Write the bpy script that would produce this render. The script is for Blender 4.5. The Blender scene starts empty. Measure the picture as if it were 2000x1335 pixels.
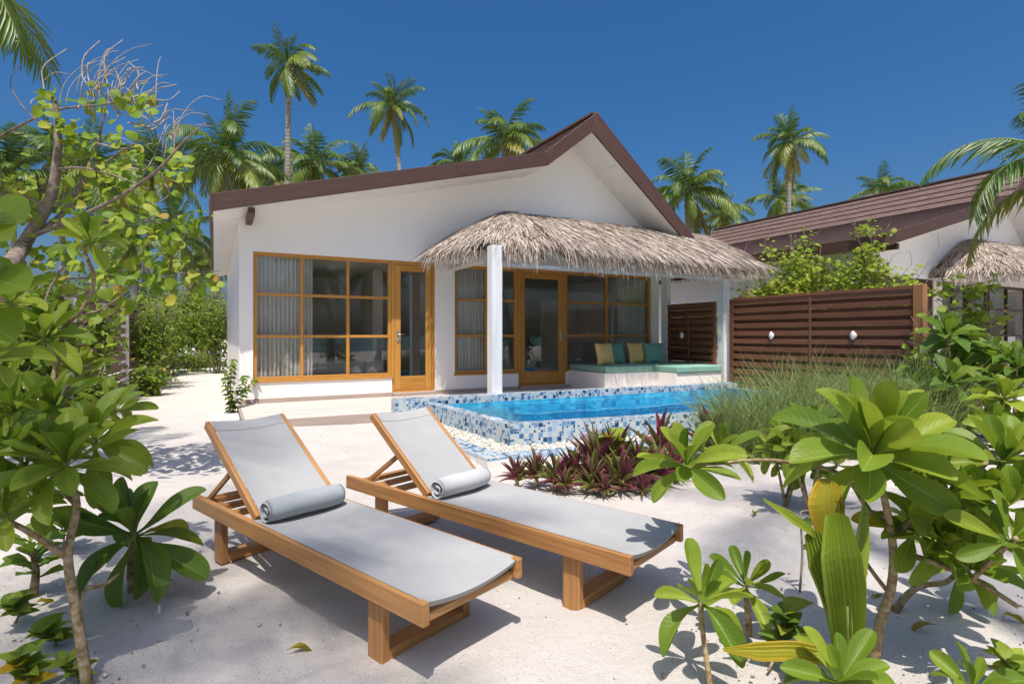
import bpy, math, random
import numpy as np
from mathutils import Vector, Matrix
rng = np.random.default_rng(7)
random.seed(7)
S = bpy.context.scene
COL = S.collection
PI = math.pi
# ---------------------------------------------------------------- camera geometry
F, HOR, H = 1085.0, 655.0, 1.35
def at(px, py, Y):
    return np.array([(px-1000)/F*Y, Y, H-(py-HOR)/F*Y])
def gr(px, py, z=0.0):
    Y = F*(H-z)/(py-HOR)
    return np.array([(px-1000)/F*Y, Y, z])
U2 = np.array([.8812, .4726]); V2 = np.array([-.4726, .8812])
C0 = np.array([-4.79, 9.757])
ANG = math.atan2(.4726, .8812)
def hp(s, d, z=0.):
    p = C0+s*U2-d*V2
    return np.array([p[0], p[1], z])
# ---------------------------------------------------------------- object helpers
def nrm(v):
    v = np.asarray(v, float); return v/(np.linalg.norm(v)+1e-12)
def tag(o, label, cat, group=None):
    o['label'] = label; o['category'] = cat
    if group: o['group'] = group
    return o
def struct(o, kind='structure'):
    o['kind'] = kind; return o
def thing(name, label, cat, loc=(0, 0, 0), rz=0, group=None):
    o = bpy.data.objects.new(name, None); COL.objects.link(o)
    o.empty_display_size = .1
    o.location = [float(c) for c in loc]; o.rotation_euler = (0, 0, rz)
    return tag(o, label, cat, group)
def copy_tree(o, parent=None):
    c = o.copy(); COL.objects.link(c)
    if parent is not None: c.parent = parent
    for ch in o.children: copy_tree(ch, c)
    return c
class MB:
    def __init__(s):
        s.v = []; s.f = []; s.uv = []; s.r = []; s.n = 0; s.sm = []
    def add(s, verts, faces, uvs=None, r=0., smooth=False):
        verts = np.asarray(verts, float).reshape(-1, 3)
        s.v.append(verts); k = len(verts)
        s.r.append(np.full(k, r) if np.isscalar(r) else np.asarray(r, float))
        for i, f in enumerate(faces):
            s.f.append([a+s.n for a in f])
            s.uv.append(uvs[i] if uvs is not None else [(verts[a][0], verts[a][1]) for a in f])
            s.sm.append(smooth)
        s.n += k
        return s
    def box(s, c, size, ax=None, r=None):
        # oriented box, uvs in metres with u along the longest side
        c = np.asarray(c, float); h = np.asarray(size, float)/2
        A = np.eye(3) if ax is None else np.array([nrm(a) for a in ax])
        if r is None: r = random.random()
        sg = [(-1,-1,-1),(1,-1,-1),(1,1,-1),(-1,1,-1),(-1,-1,1),(1,-1,1),(1,1,1),(-1,1,1)]
        V = [c+sum(A[i]*h[i]*g[i] for i in range(3)) for g in sg]
        Fs = [(0,3,2,1),(4,5,6,7),(0,1,5,4),(1,2,6,5),(2,3,7,6),(3,0,4,7)]
        L = int(np.argmax(h)); uvs = []
        for f in Fs:
            co = np.array([[h[i]*sg[a][i] for i in range(3)] for a in f])
            var = [i for i in range(3) if np.ptp(co[:, i]) > 1e-9]
            if len(var) < 2: var = [0, 1]
            if L in var:
                o = [i for i in var if i != L][0]; uvs.append([(p[L], p[o]) for p in co])
            else: uvs.append([(p[var[0]], p[var[1]]) for p in co])
        return s.add(V, Fs, uvs, r)
    def b2(s, lo, hi, r=None):
        lo = np.array(lo, float); hi = np.array(hi, float)
        return s.box((lo+hi)/2, hi-lo, None, r)
    def bar(s, a, b, w, h, up=(0, 0, 1), r=None):
        a = np.array(a, float); b = np.array(b, float); d = nrm(b-a)
        x = nrm(np.cross(up, d)); y = np.cross(d, x)
        return s.box((a+b)/2, (np.linalg.norm(b-a), w, h), (d, x, y), r)
    def prism(s, poly, y0, y1, fn=None, r=0.):
        # poly in (x,z), extruded along y
        n = len(poly)
        V = [(p[0], y0, p[1]) for p in poly]+[(p[0], y1, p[1]) for p in poly]
        Fs = [list(range(n)), list(range(2*n-1, n-1, -1))]
        uv = [[(p[0], p[1]) for p in poly], [(poly[i-n][0], poly[i-n][1]) for i in range(2*n-1, n-1, -1)]]
        acc = 0
        for i in range(n):
            j = (i+1) % n
            L = math.hypot(poly[j][0]-poly[i][0], poly[j][1]-poly[i][1])
            Fs.append([j, i, i+n, j+n]); uv.append([(y0, acc+L), (y0, acc), (y1, acc), (y1, acc+L)])
            acc += L
        if fn: V = [fn(*p) for p in V]
        return s.add(V, Fs, uv, r)
    def poly_extrude(s, poly, z0, z1, r=0.):
        n = len(poly)
        V = [(p[0], p[1], z0) for p in poly]+[(p[0], p[1], z1) for p in poly]
        Fs = [list(range(n-1, -1, -1)), list(range(n, 2*n))]
        uv = [[(poly[i][0], poly[i][1]) for i in range(n-1, -1, -1)], [(p[0], p[1]) for p in poly]]
        acc = 0
        for i in range(n):
            j = (i+1) % n
            L = math.hypot(poly[j][0]-poly[i][0], poly[j][1]-poly[i][1])
            Fs.append([i, j, j+n, i+n]); uv.append([(acc, z0), (acc+L, z0), (acc+L, z1), (acc, z1)])
            acc += L
        return s.add(V, Fs, uv, r)
    def tube(s, pts, rad, n=7, r=0., cap=True):
        pts = np.asarray(pts, float); m = len(pts)
        rad = np.full(m, rad) if np.isscalar(rad) else np.asarray(rad, float)
        T = np.gradient(pts, axis=0); T /= (np.linalg.norm(T, axis=1)[:, None]+1e-12)
        ref = np.array([0, 0, 1.]) if abs(T[0][2]) < .9 else np.array([1., 0, 0])
        x = nrm(np.cross(ref, T[0])); V = []; L = 0
        Ls = []
        for i in range(m):
            x = nrm(x-T[i]*np.dot(x, T[i])); y = np.cross(T[i], x)
            if i: L += np.linalg.norm(pts[i]-pts[i-1])
            Ls.append(L)
            for k in range(n):
                a = 2*PI*k/n; V.append(pts[i]+rad[i]*(x*math.cos(a)+y*math.sin(a)))
        Fs = []; uv = []
        for i in range(m-1):
            for k in range(n):
                k2 = (k+1) % n
                Fs.append([i*n+k, i*n+k2, (i+1)*n+k2, (i+1)*n+k])
                uv.append([(k/n, Ls[i]), ((k+1)/n, Ls[i]), ((k+1)/n, Ls[i+1]), (k/n, Ls[i+1])])
        if cap:
            Fs.append(list(range(n-1, -1, -1))); uv.append([(0, 0)]*n)
            Fs.append([(m-1)*n+k for k in range(n)]); uv.append([(0, 0)]*n)
        return s.add(V, Fs, uv, r, True)
    def lathe(s, prof, c=(0, 0, 0), axis=(0, 0, 1), n=16, r=0.):
        ax = nrm(axis); ref = np.array([1., 0, 0]) if abs(ax[0]) < .9 else np.array([0, 1., 0])
        x = nrm(np.cross(ref, ax)); y = np.cross(ax, x); c = np.asarray(c, float)
        V = []
        for (rr, z) in prof:
            for k in range(n):
                a = 2*PI*k/n; V.append(c+ax*z+rr*(x*math.cos(a)+y*math.sin(a)))
        Fs = []
        for i in range(len(prof)-1):
            for k in range(n):
                k2 = (k+1) % n; Fs.append([i*n+k, i*n+k2, (i+1)*n+k2, (i+1)*n+k])
        return s.add(V, Fs, None, r, True)
    def grid(s, fn, nu, nv, r=0., smooth=True, uvfn=None):
        V = []; Q = []; uv = []
        for i in range(nu+1):
            for j in range(nv+1): V.append(fn(i/nu, j/nv))
        g = (lambda a, b: (a, b)) if uvfn is None else uvfn
        for i in range(nu):
            for j in range(nv):
                a = i*(nv+1)+j; Q.append([a, a+nv+1, a+nv+2, a+1])
                uv.append([g(i/nu, j/nv), g((i+1)/nu, j/nv), g((i+1)/nu, (j+1)/nv), g(i/nu, (j+1)/nv)])
        return s.add(V, Q, uv, r, smooth)
    def inst(s, T, base, dirs, ups, L, W=None, r=None):
        """many copies of leaf template T: base (N,3), dirs (N,3) along leaf, ups (N,3) surface normal"""
        tv, tf, tuv = T
        base = np.atleast_2d(base).astype(float); N = len(base)
        d = np.atleast_2d(dirs).astype(float); d = d/(np.linalg.norm(d, axis=1)[:, None]+1e-9)
        u = np.atleast_2d(ups).astype(float); u = u-d*np.sum(u*d, axis=1)[:, None]
        u = u/(np.linalg.norm(u, axis=1)[:, None]+1e-9); x = np.cross(d, u)
        L = np.broadcast_to(np.asarray(L, float), (N,)); W = L if W is None else np.broadcast_to(np.asarray(W, float), (N,))
        P = (base[:, None, :]+x[:, None, :]*(tv[None, :, 0:1]*W[:, None, None])
             + d[:, None, :]*(tv[None, :, 1:2]*L[:, None, None])+u[:, None, :]*(tv[None, :, 2:3]*L[:, None, None]))
        if r is None: r = rng.random(N)
        r = np.broadcast_to(np.asarray(r, float), (N,))
        k = len(tv); s.v.append(P.reshape(-1, 3)); s.r.append(np.repeat(r, k))
        off = s.n
        tfl = [list(f) for f in tf]; tul = [[tuple(tuv[a]) for a in f] for f in tf]
        for i in range(N):
            o = off+i*k
            for f, q in zip(tfl, tul):
                s.f.append([a+o for a in f]); s.uv.append(q); s.sm.append(True)
        s.n += N*k
        return s
    def build(s, name, mat, parent=None, bevel=0., local=False, seg=1):
        me = bpy.data.meshes.new(name)
        V = np.concatenate(s.v) if s.v else np.zeros((0, 3))
        me.from_pydata(V.tolist(), [], s.f)
        uvl = me.uv_layers.new(name='UVMap')
        uvl.data.foreach_set('uv', np.array([c for q in s.uv for p in q for c in p], dtype=np.float32))
        at_ = me.attributes.new('rnd', 'FLOAT', 'POINT')
        at_.data.foreach_set('value', np.concatenate(s.r).astype(np.float32))
        me.polygons.foreach_set('use_smooth', np.array(s.sm, dtype=bool))
        me.materials.append(mat); me.update()
        o = bpy.data.objects.new(name, me); COL.objects.link(o)
        if parent is not None:
            o.parent = parent
            if not local and parent.parent is None:
                o.matrix_parent_inverse = (Matrix.Translation(parent.location) @ Matrix.Rotation(parent.rotation_euler.z, 4, 'Z')).inverted()
        if bevel > 0:
            m = o.modifiers.new('bevel', 'BEVEL'); m.width = bevel; m.segments = seg; m.limit_method = 'ANGLE'
            m.angle_limit = math.radians(40)
        return o
# ---------------------------------------------------------------- materials
class NT:
    def __init__(s, name):
        s.m = bpy.data.materials.new(name); s.m.use_nodes = True
        s.t = s.m.node_tree; s.t.nodes.clear()
        s.out = s.n('ShaderNodeOutputMaterial')
    def n(s, t, **kw):
        nd = s.t.nodes.new(t)
        for k, v in kw.items(): setattr(nd, k, v)
        return nd
    def l(s, a, b): s.t.links.new(a, b)
    def set(s, nd, **kw):
        for k, v in kw.items():
            k = k.replace('_', ' ')
            inp = nd.inputs[k]
            if hasattr(v, 'is_linked') or isinstance(v, bpy.types.NodeSocket): s.l(v, inp)
            else: inp.default_value = v
        return nd
    def uv(s): return s.n('ShaderNodeUVMap').outputs[0]
    def obj(s): return s.n('ShaderNodeTexCoord').outputs['Object']
    def rnd(s): return s.n('ShaderNodeAttribute', attribute_name='rnd').outputs['Fac']
    def map(s, v, scale, loc=None):
        m = s.n('ShaderNodeMapping'); s.l(v, m.inputs[0]); m.inputs['Scale'].default_value = scale
        if loc is not None: s.l(loc, m.inputs['Location'])
        return m.outputs[0]
    def noise(s, v, scale, detail=4., rough=.55, out=0):
        nd = s.n('ShaderNodeTexNoise'); s.l(v, nd.inputs['Vector'])
        nd.inputs['Scale'].default_value = scale; nd.inputs['Detail'].default_value = detail; nd.inputs['Roughness'].default_value = rough
        return nd.outputs[out]
    def ramp(s, fac, stops, interp='LINEAR'):
        r = s.n('ShaderNodeValToRGB'); s.l(fac, r.inputs[0]); cr = r.color_ramp; cr.interpolation = interp
        while len(cr.elements) < len(stops): cr.elements.new(.5)
        for e, (p, c) in zip(cr.elements, stops):
            e.position = p; e.color = (*c, 1) if len(c) == 3 else c
        return r.outputs[0]
    def mixc(s, fac, a, b, mode='MIX'):
        m = s.n('ShaderNodeMix', data_type='RGBA', blend_type=mode)
        for i, v in ((0, fac), (6, a), (7, b)):
            if isinstance(v, bpy.types.NodeSocket): s.l(v, m.inputs[i])
            else: m.inputs[i].default_value = v if i == 0 else ((*v, 1) if len(v) == 3 else v)
        return m.outputs[2]
    def math(s, op, a, b=0., c=0.):
        m = s.n('ShaderNodeMath', operation=op)
        for i, v in enumerate((a, b, c)):
            if isinstance(v, bpy.types.NodeSocket): s.l(v, m.inputs[i])
            else: m.inputs[i].default_value = v
        return m.outputs[0]
    def vmath(s, op, a, b=None):
        m = s.n('ShaderNodeVectorMath', operation=op); s.l(a, m.inputs[0])
        if b is not None:
            if isinstance(b, bpy.types.NodeSocket): s.l(b, m.inputs[1])
            else: m.inputs[1].default_value = b
        return m.outputs[0]
    def bump(s, h, strength=.3, dist=.01):
        b = s.n('ShaderNodeBump'); s.l(h, b.inputs['Height']); b.inputs['Strength'].default_value = strength
        b.inputs['Distance'].default_value = dist; return b.outputs[0]
    def pbr(s, col, rough=.6, normal=None, spec=.5, metal=0.):
        p = s.n('ShaderNodeBsdfPrincipled')
        for k, v in (('Base Color', col), ('Roughness', rough), ('Specular IOR Level', spec), ('Metallic', metal)):
            if isinstance(v, bpy.types.NodeSocket): s.l(v, p.inputs[k])
            else: p.inputs[k].default_value = (*v, 1) if k == 'Base Color' and len(v) == 3 else v
        if normal is not None: s.l(normal, p.inputs['Normal'])
        return p.outputs[0]
    def done(s, sh): s.l(sh, s.out.inputs[0]); return s.m

def m_plain(name, col, rough=.6, var=.12, nscale=6., bump=.15, spec=.4, metal=0., bscale=None):
    t = NT(name); o = t.obj(); nz = t.noise(o, nscale, 6., .6)
    lo = [c*(1-var) for c in col]; hi = [min(1, c*(1+var)) for c in col]
    c = t.ramp(nz, [(.3, lo), (.7, hi)])
    nm = t.bump(t.noise(o, bscale or nscale*14, 3.), bump, .004)
    return t.done(t.pbr(c, rough, nm, spec, metal))
def m_wood(name, stops, rough=.5, grain=1., spec=.4):
    t = NT(name); r = t.rnd()
    cmb = t.n('ShaderNodeCombineXYZ'); t.l(t.math('MULTIPLY', r, 37.), cmb.inputs[0]); t.l(t.math('MULTIPLY', r, 91.), cmb.inputs[1])
    v = t.map(t.uv(), (1.2*grain, 26*grain, 1), cmb.outputs[0])
    n1 = t.noise(v, 1.6, 5., .6); v2 = t.map(t.uv(), (3*grain, 160*grain, 1), cmb.outputs[0]); n2 = t.noise(v2, 1., 3.)
    f = t.math('ADD', t.math('MULTIPLY', n1, .75), t.math('MULTIPLY', n2, .25))
    f = t.math('ADD', f, t.math('MULTIPLY', t.math('SUBTRACT', r, .5), .16))
    c = t.ramp(f, stops)
    return t.done(t.pbr(c, rough, t.bump(n2, .25, .003), spec))
def m_leaf(name, cols, rib=(.35, .42, .12), rough=.42, trans=.28, spec=.5, veins=9., ribw=.045, bump=.35):
    """cols: list of (pos, colour) over the per-leaf random; uv: u across 0..1, v along"""
    t = NT(name); r = t.rnd(); c = t.ramp(r, cols)
    sx = t.n('ShaderNodeSeparateXYZ'); t.l(t.uv(), sx.inputs[0])
    du = t.math('ABSOLUTE', t.math('SUBTRACT', sx.outputs[0], .5))
    mr = t.math('LESS_THAN', du, t.math('MULTIPLY', t.math('SUBTRACT', 1.15, sx.outputs[1]), ribw))
    ph = t.math('SUBTRACT', t.math('MULTIPLY', sx.outputs[1], veins*6.28), t.math('MULTIPLY', du, 22.))
    vein = t.math('POWER', t.math('ABSOLUTE', t.math('SINE', ph)), 3.)
    nz = t.noise(t.obj(), 14., 4.)
    c = t.mixc(t.math('MULTIPLY', t.math('SUBTRACT', nz, .35), .55), c, [x*.62 for x in cols[0][1]])
    c = t.mixc(t.math('MULTIPLY', mr, .75), c, rib)
    sp = t.noise(t.obj(), 55., 2., .5)
    c = t.mixc(t.math('MULTIPLY', t.math('GREATER_THAN', sp, .70), .55), c, (.20, .13, .035))
    nm = t.bump(t.math('ADD', vein, t.math('MULTIPLY', nz, 1.2)), bump, .004)
    p = t.pbr(c, rough, nm, spec)
    tr = t.n('ShaderNodeBsdfTranslucent'); t.l(t.mixc(.5, c, (.55, .7, .05), 'MULTIPLY'), tr.inputs[0]) if False else t.l(t.mixc(.35, c, (.30, .42, .02)), tr.inputs[0])
    mx = t.n('ShaderNodeMixShader'); mx.inputs[0].default_value = trans; t.l(p, mx.inputs[1]); t.l(tr.outputs[0], mx.inputs[2])
    return t.done(mx.outputs[0])
M = {}
M['wall'] = m_plain('white_render', (.885, .84, .785), .85, .012, 1.2, .18, .2, bscale=90)
M['white'] = m_plain('white_paint', (.80, .79, .77), .55, .03, 3., .08, .4)
M['post'] = m_wood('whitewashed_post', [(.3, (.62, .61, .59)), (.55, (.80, .79, .775)), (.75, (.84, .83, .81))], .6, .5)
M['concrete'] = m_plain('white_concrete', (.70, .67, .63), .85, .09, 5., .3, .2)
M['teak'] = m_wood('teak', [(.28, (.26, .115, .036)), (.5, (.42, .20, .066)), (.72, (.53, .28, .105))], .46)
M['frame'] = m_wood('honey_timber', [(.28, (.36, .15, .022)), (.5, (.50, .235, .045)), (.75, (.60, .31, .075))], .4)
M['dark'] = m_wood('dark_brown_and_shaded_timber', [(.25, (.045, .022, .016)), (.55, (.085, .042, .031)), (.8, (.13, .066, .05))], .55)
M['fence'] = m_wood('red_brown_slats', [(.25, (.10, .040, .021)), (.5, (.175, .072, .038)), (.8, (.25, .118, .066))], .5)
M['fpost'] = m_wood('oiled_post', [(.25, (.22, .09, .03)), (.55, (.34, .16, .06)), (.8, (.42, .22, .09))], .5)
M['greyfence'] = m_wood('weathered_slats', [(.25, (.13, .075, .05)), (.5, (.21, .13, .09)), (.8, (.30, .20, .145))], .65)
M['deck'] = m_wood('bleached_deck', [(.25, (.47, .39, .345)), (.5, (.60, .52, .465)), (.8, (.70, .62, .565))], .7, .8)
M['deckdark'] = m_wood('deck_edge', [(.25, (.27, .21, .175)), (.5, (.38, .30, .255)), (.8, (.48, .39, .335))], .7, .8)
M['steel'] = m_plain('brushed_steel', (.62, .62, .62), .32, .05, 9., .05, .5, 1.)
M['dim'] = m_plain('room_wall', (.76, .73, .69), .8, .03, 3., .05, .2)
M['roomfloor'] = m_plain('room_floor', (.36, .28, .21), .5, .1, 3., .05, .3)
M['bed'] = m_plain('bed_linen', (.62, .60, .56), .9, .04, 6., .2, .1)
M['lamp'] = m_plain('opal_lamp', (.78, .78, .76), .35, .02, 4., .02, .5)
M['pebble'] = m_plain('pebbles', (.58, .53, .45), .6, .35, 25., .1, .4)
def mk_fabric(name, col, scale=300., var=.06, rough=.9, tr=0.):
    t = NT(name); uv = t.uv(); o = t.obj()
    w = t.n('ShaderNodeTexChecker'); t.l(uv, w.inputs[0]); w.inputs[3].default_value = scale
    nz = t.noise(o, 7., 5.)
    c = t.ramp(nz, [(.3, [x*(1-var) for x in col]), (.7, [min(1, x*(1+var)) for x in col])])
    c = t.mixc(t.math('MULTIPLY', w.outputs[1], .10), c, [x*.6 for x in col])
    p = t.pbr(c, rough, t.bump(t.noise(o, 210., 3.), .35, .004), .15)
    if tr:
        b = t.n('ShaderNodeBsdfTranslucent'); t.l(c, b.inputs[0]); mx = t.n('ShaderNodeMixShader')
        mx.inputs[0].default_value = tr; t.l(p, mx.inputs[1]); t.l(b.outputs[0], mx.inputs[2]); p = mx.outputs[0]
    return t.done(p)
M['sling'] = mk_fabric('grey_sling_mesh', (.43, .425, .415), 400., .05, .8, .12)
M['towel_blue'] = mk_fabric('blue_grey_towel', (.35, .37, .38), 500., .08, 1.)
M['towel_grey'] = mk_fabric('light_grey_towel', (.50, .50, .50), 500., .08, 1.)
M['green'] = mk_fabric('sage_canvas', (.25, .45, .35), 500., .05)
M['teal'] = mk_fabric('teal_canvas', (.19, .41, .29), 500., .05)
M['yellow'] = mk_fabric('mustard_linen', (.95, .62, .22), 500., .08)
M['curtain'] = mk_fabric('sheer_curtain', (.90, .88, .84), 300., .03, .9, .5)
# sand
t = NT('coral_sand'); o = t.obj()
n1 = t.noise(o, .9, 5.); n2 = t.noise(o, 9., 6., .65); n3 = t.noise(o, 190., 2., .6)
c = t.ramp(n1, [(.3, (.61, .555, .505)), (.7, (.69, .635, .585))])
c = t.mixc(t.math('MULTIPLY', n2, .35), c, (.62, .57, .52))
vo = t.n('ShaderNodeTexVoronoi'); t.l(o, vo.inputs['Vector']); vo.inputs['Scale'].default_value = 75.
spk = t.math('MULTIPLY', t.math('LESS_THAN', vo.outputs['Distance'], .21), t.math('GREATER_THAN', t.noise(o, 6., 3.), .50))
sx = t.n('ShaderNodeSeparateColor'); t.l(vo.outputs['Color'], sx.inputs[0])
spk = t.math('MULTIPLY', spk, t.math('GREATER_THAN', sx.outputs[0], .55))
c = t.mixc(t.math('MULTIPLY', spk, .8), c, (.20, .18, .15))
c = t.mixc(t.math('MULTIPLY', t.math('GREATER_THAN', n3, .58), .45), c, (.42, .36, .30))
hgt = t.math('ADD', t.math('MULTIPLY', n2, 1.6), t.math('MULTIPLY', n3, .8))
M['sand'] = t.done(t.pbr(c, .95, t.bump(hgt, .75, .018), .1))
# mosaic
def m_mosaic(name, stops, scale=16., grout=(.50, .53, .54), rough=.22):
    t = NT(name); uv = t.uv()
    def cells(sc, off):
        v = t.map(uv, (sc, sc, 1)); v = t.vmath('ADD', v, off)
        fl = t.vmath('FLOOR', v); fr = t.vmath('SUBTRACT', v, fl)
        wn = t.n('ShaderNodeTexWhiteNoise'); t.l(fl, wn.inputs[0])
        s2 = t.n('ShaderNodeSeparateXYZ'); t.l(fr, s2.inputs[0])
        e = []
        for k in (0, 1):
            e.append(t.math('SUBTRACT', .5, t.math('ABSOLUTE', t.math('SUBTRACT', s2.outputs[k], .5))))
        return wn.outputs['Value'], t.math('MINIMUM', e[0], e[1])
    a, ea = cells(scale, (.13, .27, .5)); b, eb = cells(scale*2, (.26, .54, 7.5)); k, _ = cells(scale, (.13, .27, 3.5))
    sel = t.math('GREATER_THAN', k, .48)
    ca = t.ramp(a, stops, 'CONSTANT'); cb = t.ramp(b, stops, 'CONSTANT')
    c = t.mixc(sel, ca, cb)
    ga = t.math('LESS_THAN', ea, .03); gb = t.math('LESS_THAN', eb, .055)
    g = t.n('ShaderNodeMix', data_type='FLOAT'); t.l(sel, g.inputs[0]); t.l(ga, g.inputs[2]); t.l(gb, g.inputs[3])
    gm = g.outputs[0]
    c = t.mixc(gm, c, grout)
    rg = t.math('ADD', t.math('MULTIPLY', gm, .5), rough)
    return t.done(t.pbr(c, rg, t.bump(t.math('SUBTRACT', 1., gm), .4, .002), .5))
M['mosaic'] = m_mosaic('blue_white_mosaic', [(0, (.48, .52, .52)), (.36, (.33, .44, .56)), (.54, (.14, .27, .43)), (.66, (.04, .15, .28)), (.78, (.012, .05, .12)), (.88, (.50, .54, .54))])
M['poolblue'] = m_mosaic('pool_blue_mosaic', [(0, (.015, .44, .70)), (.3, (.06, .62, .84)), (.55, (.006, .22, .46)), (.8, (.26, .80, .93))], 9., (.06, .52, .76))
# water
t = NT('pool_water'); o = t.obj()
n = t.n('ShaderNodeTexNoise'); t.l(t.map(o, (1., 1.6, 1.)), n.inputs['Vector']); n.inputs['Scale'].default_value = 8.5; n.inputs['Detail'].default_value = 3.; n.inputs['Distortion'].default_value = .8
nm = t.bump(n.outputs[0], 1., .10)
gl = t.n('ShaderNodeBsdfGlossy'); gl.inputs['Roughness'].default_value = .02; t.l(nm, gl.inputs['Normal'])
tp = t.n('ShaderNodeBsdfTransparent'); tp.inputs[0].default_value = (.48, .88, .98, 1)
rf = t.n('ShaderNodeBsdfRefraction'); rf.inputs['IOR'].default_value = 1.06; rf.inputs[0].default_value = (.48, .88, .98, 1); t.l(nm, rf.inputs['Normal'])
mx0 = t.n('ShaderNodeMixShader'); mx0.inputs[0].default_value = .6; t.l(tp.outputs[0], mx0.inputs[1]); t.l(rf.outputs[0], mx0.inputs[2])
fr = t.n('ShaderNodeLayerWeight'); fr.inputs[0].default_value = .5; t.l(nm, fr.inputs['Normal'])
mx = t.n('ShaderNodeMixShader'); t.l(t.math('ADD', t.math('MULTIPLY', t.math('POWER', fr.outputs[1], 5.), .36), .02), mx.inputs[0]); t.l(mx0.outputs[0], mx.inputs[1]); t.l(gl.outputs[0], mx.inputs[2])
M['water'] = t.done(mx.outputs[0])
t = NT('sea_water'); o = t.obj()
M['sea'] = t.done(t.pbr(t.ramp(t.noise(o, .02, 3.), [(.3, (.06, .20, .24)), (.7, (.10, .34, .36))]), .15, t.bump(t.noise(o, .6, 4.), .6, .3), .5))
# glass
t = NT('window_glass'); o = t.obj()
gl = t.n('ShaderNodeBsdfGlossy'); gl.inputs['Roughness'].default_value = .0
tp = t.n('ShaderNodeBsdfTransparent'); tp.inputs[0].default_value = (.93, .95, .94, 1)
lw = t.n('ShaderNodeLayerWeight'); lw.inputs[0].default_value = .5
t.l(t.bump(t.noise(o, 1.1, 2.), .02, .02), gl.inputs['Normal'])
mx = t.n('ShaderNodeMixShader'); t.l(t.math('ADD', t.math('MULTIPLY', t.math('POWER', lw.outputs[1], 3.), .80), .125), mx.inputs[0]); t.l(tp.outputs[0], mx.inputs[1]); t.l(gl.outputs[0], mx.inputs[2])
M['glass'] = t.done(mx.outputs[0])
# roof tiles : uv u along the course, v up the slope
t = NT('brown_roof_shingles'); br = t.n('ShaderNodeTexBrick'); t.l(t.uv(), br.inputs['Vector'])
for k, v in (('Scale', 1.), ('Brick Width', .24), ('Row Height', .11), ('Mortar Size', .006), ('Bias', 0.)): br.inputs[k].default_value = v
br.inputs['Color1'].default_value = (.125, .082, .069, 1); br.inputs['Color2'].default_value = (.195, .128, .108, 1); br.inputs['Mortar'].default_value = (.07, .04, .035, 1)
nz = t.noise(t.obj(), .8, 5.)
c = t.mixc(t.math('MULTIPLY', nz, .4), br.outputs[0], (.15, .085, .075))
M['tile'] = t.done(t.pbr(c, .75, t.bump(br.outputs[1], -.4, .006), .3))
# thatch
t = NT('dry_thatch'); c = t.ramp(t.rnd(), [(0, (.12, .088, .066)), (.3, (.30, .238, .188)), (.62, (.48, .40, .33)), (1, (.68, .595, .51))])
M['thatch'] = t.done(t.pbr(c, .85, None, .2))
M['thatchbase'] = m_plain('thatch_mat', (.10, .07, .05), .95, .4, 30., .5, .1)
t = NT('palm_bark'); sx = t.n('ShaderNodeSeparateXYZ'); t.l(t.uv(), sx.inputs[0])
rg = t.math('SINE', t.math('ADD', t.math('MULTIPLY', sx.outputs[1], 34.), t.math('MULTIPLY', t.noise(t.obj(), 3., 3.), 7.)))
c = t.ramp(t.noise(t.obj(), 2.4, 6., .65), [(.3, (.20, .165, .13)), (.7, (.42, .37, .31))])
c = t.mixc(t.math('MULTIPLY', t.math('GREATER_THAN', rg, .75), .15), c, (.15, .12, .095))
M['palmbark'] = t.done(t.pbr(c, .9, t.bump(rg, .25, .02), .2))
M['bark'] = m_plain('grey_brown_bark', (.22, .17, .135), .9, .5, 16., .8, .2, bscale=60)
t = NT('mottled_stem'); o = t.obj(); sx = t.n('ShaderNodeSeparateXYZ'); t.l(t.uv(), sx.inputs[0])
n1 = t.noise(o, 30., 5., .65); n2 = t.noise(o, 95., 4.)
rg = t.math('POWER', t.math('ABSOLUTE', t.math('SINE', t.math('ADD', t.math('MULTIPLY', sx.outputs[1], 95.), t.math('MULTIPLY', n1, 6.)))), 4.)
c = t.ramp(n1, [(.34, (.15, .095, .045)), (.5, (.33, .235, .11)), (.64, (.46, .37, .24))])
c = t.mixc(t.math('MULTIPLY', t.math('GREATER_THAN', n2, .60), .5), c, (.42, .38, .31))
c = t.mixc(t.math('MULTIPLY', rg, .22), c, (.12, .08, .05))
M['stem'] = t.done(t.pbr(c, .85, t.bump(t.math('ADD', n1, t.math('MULTIPLY', rg, -.15)), .8, .005), .25))
M['greenstem'] = m_plain('green_stem', (.20, .24, .06), .6, .3, 20., .3, .3)
M['twig'] = m_plain('bare_twig', (.38, .32, .265), .9, .25, 20., .4, .2)
M['naupaka'] = m_leaf('naupaka_leaf', [(0, (.12, .205, .020)), (.45, (.24, .335, .032)), (.85, (.36, .425, .045)), (.93, (.23, .29, .03)), (.97, (.42, .30, .02)), (1, (.45, .27, .02))], (.34, .44, .11), .46, .40, .33, 6., .04, .15)
M['naupaka_dark'] = m_leaf('naupaka_dark_leaf', [(0, (.06, .135, .022)), (.5, (.13, .22, .028)), (.9, (.21, .28, .03)), (.97, (.36, .30, .03)), (1, (.42, .27, .02))], (.26, .37, .09), .46, .34, .33, 6., .04, .15)
M['round'] = m_leaf('round_leaf', [(0, (.13, .235, .018)), (.5, (.25, .355, .026)), (.85, (.37, .43, .045)), (.95, (.38, .36, .04)), (1, (.42, .24, .05))], (.33, .38, .10), .5, .42, .3, 5., .03, .2)
M['hedge'] = m_leaf('hedge_leaf', [(0, (.075, .155, .016)), (.5, (.155, .255, .022)), (.88, (.26, .335, .03)), (.96, (.36, .32, .03)), (1, (.45, .26, .03))], (.22, .3, .08), .5, .35, .3, 5., .03, .2)
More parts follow.
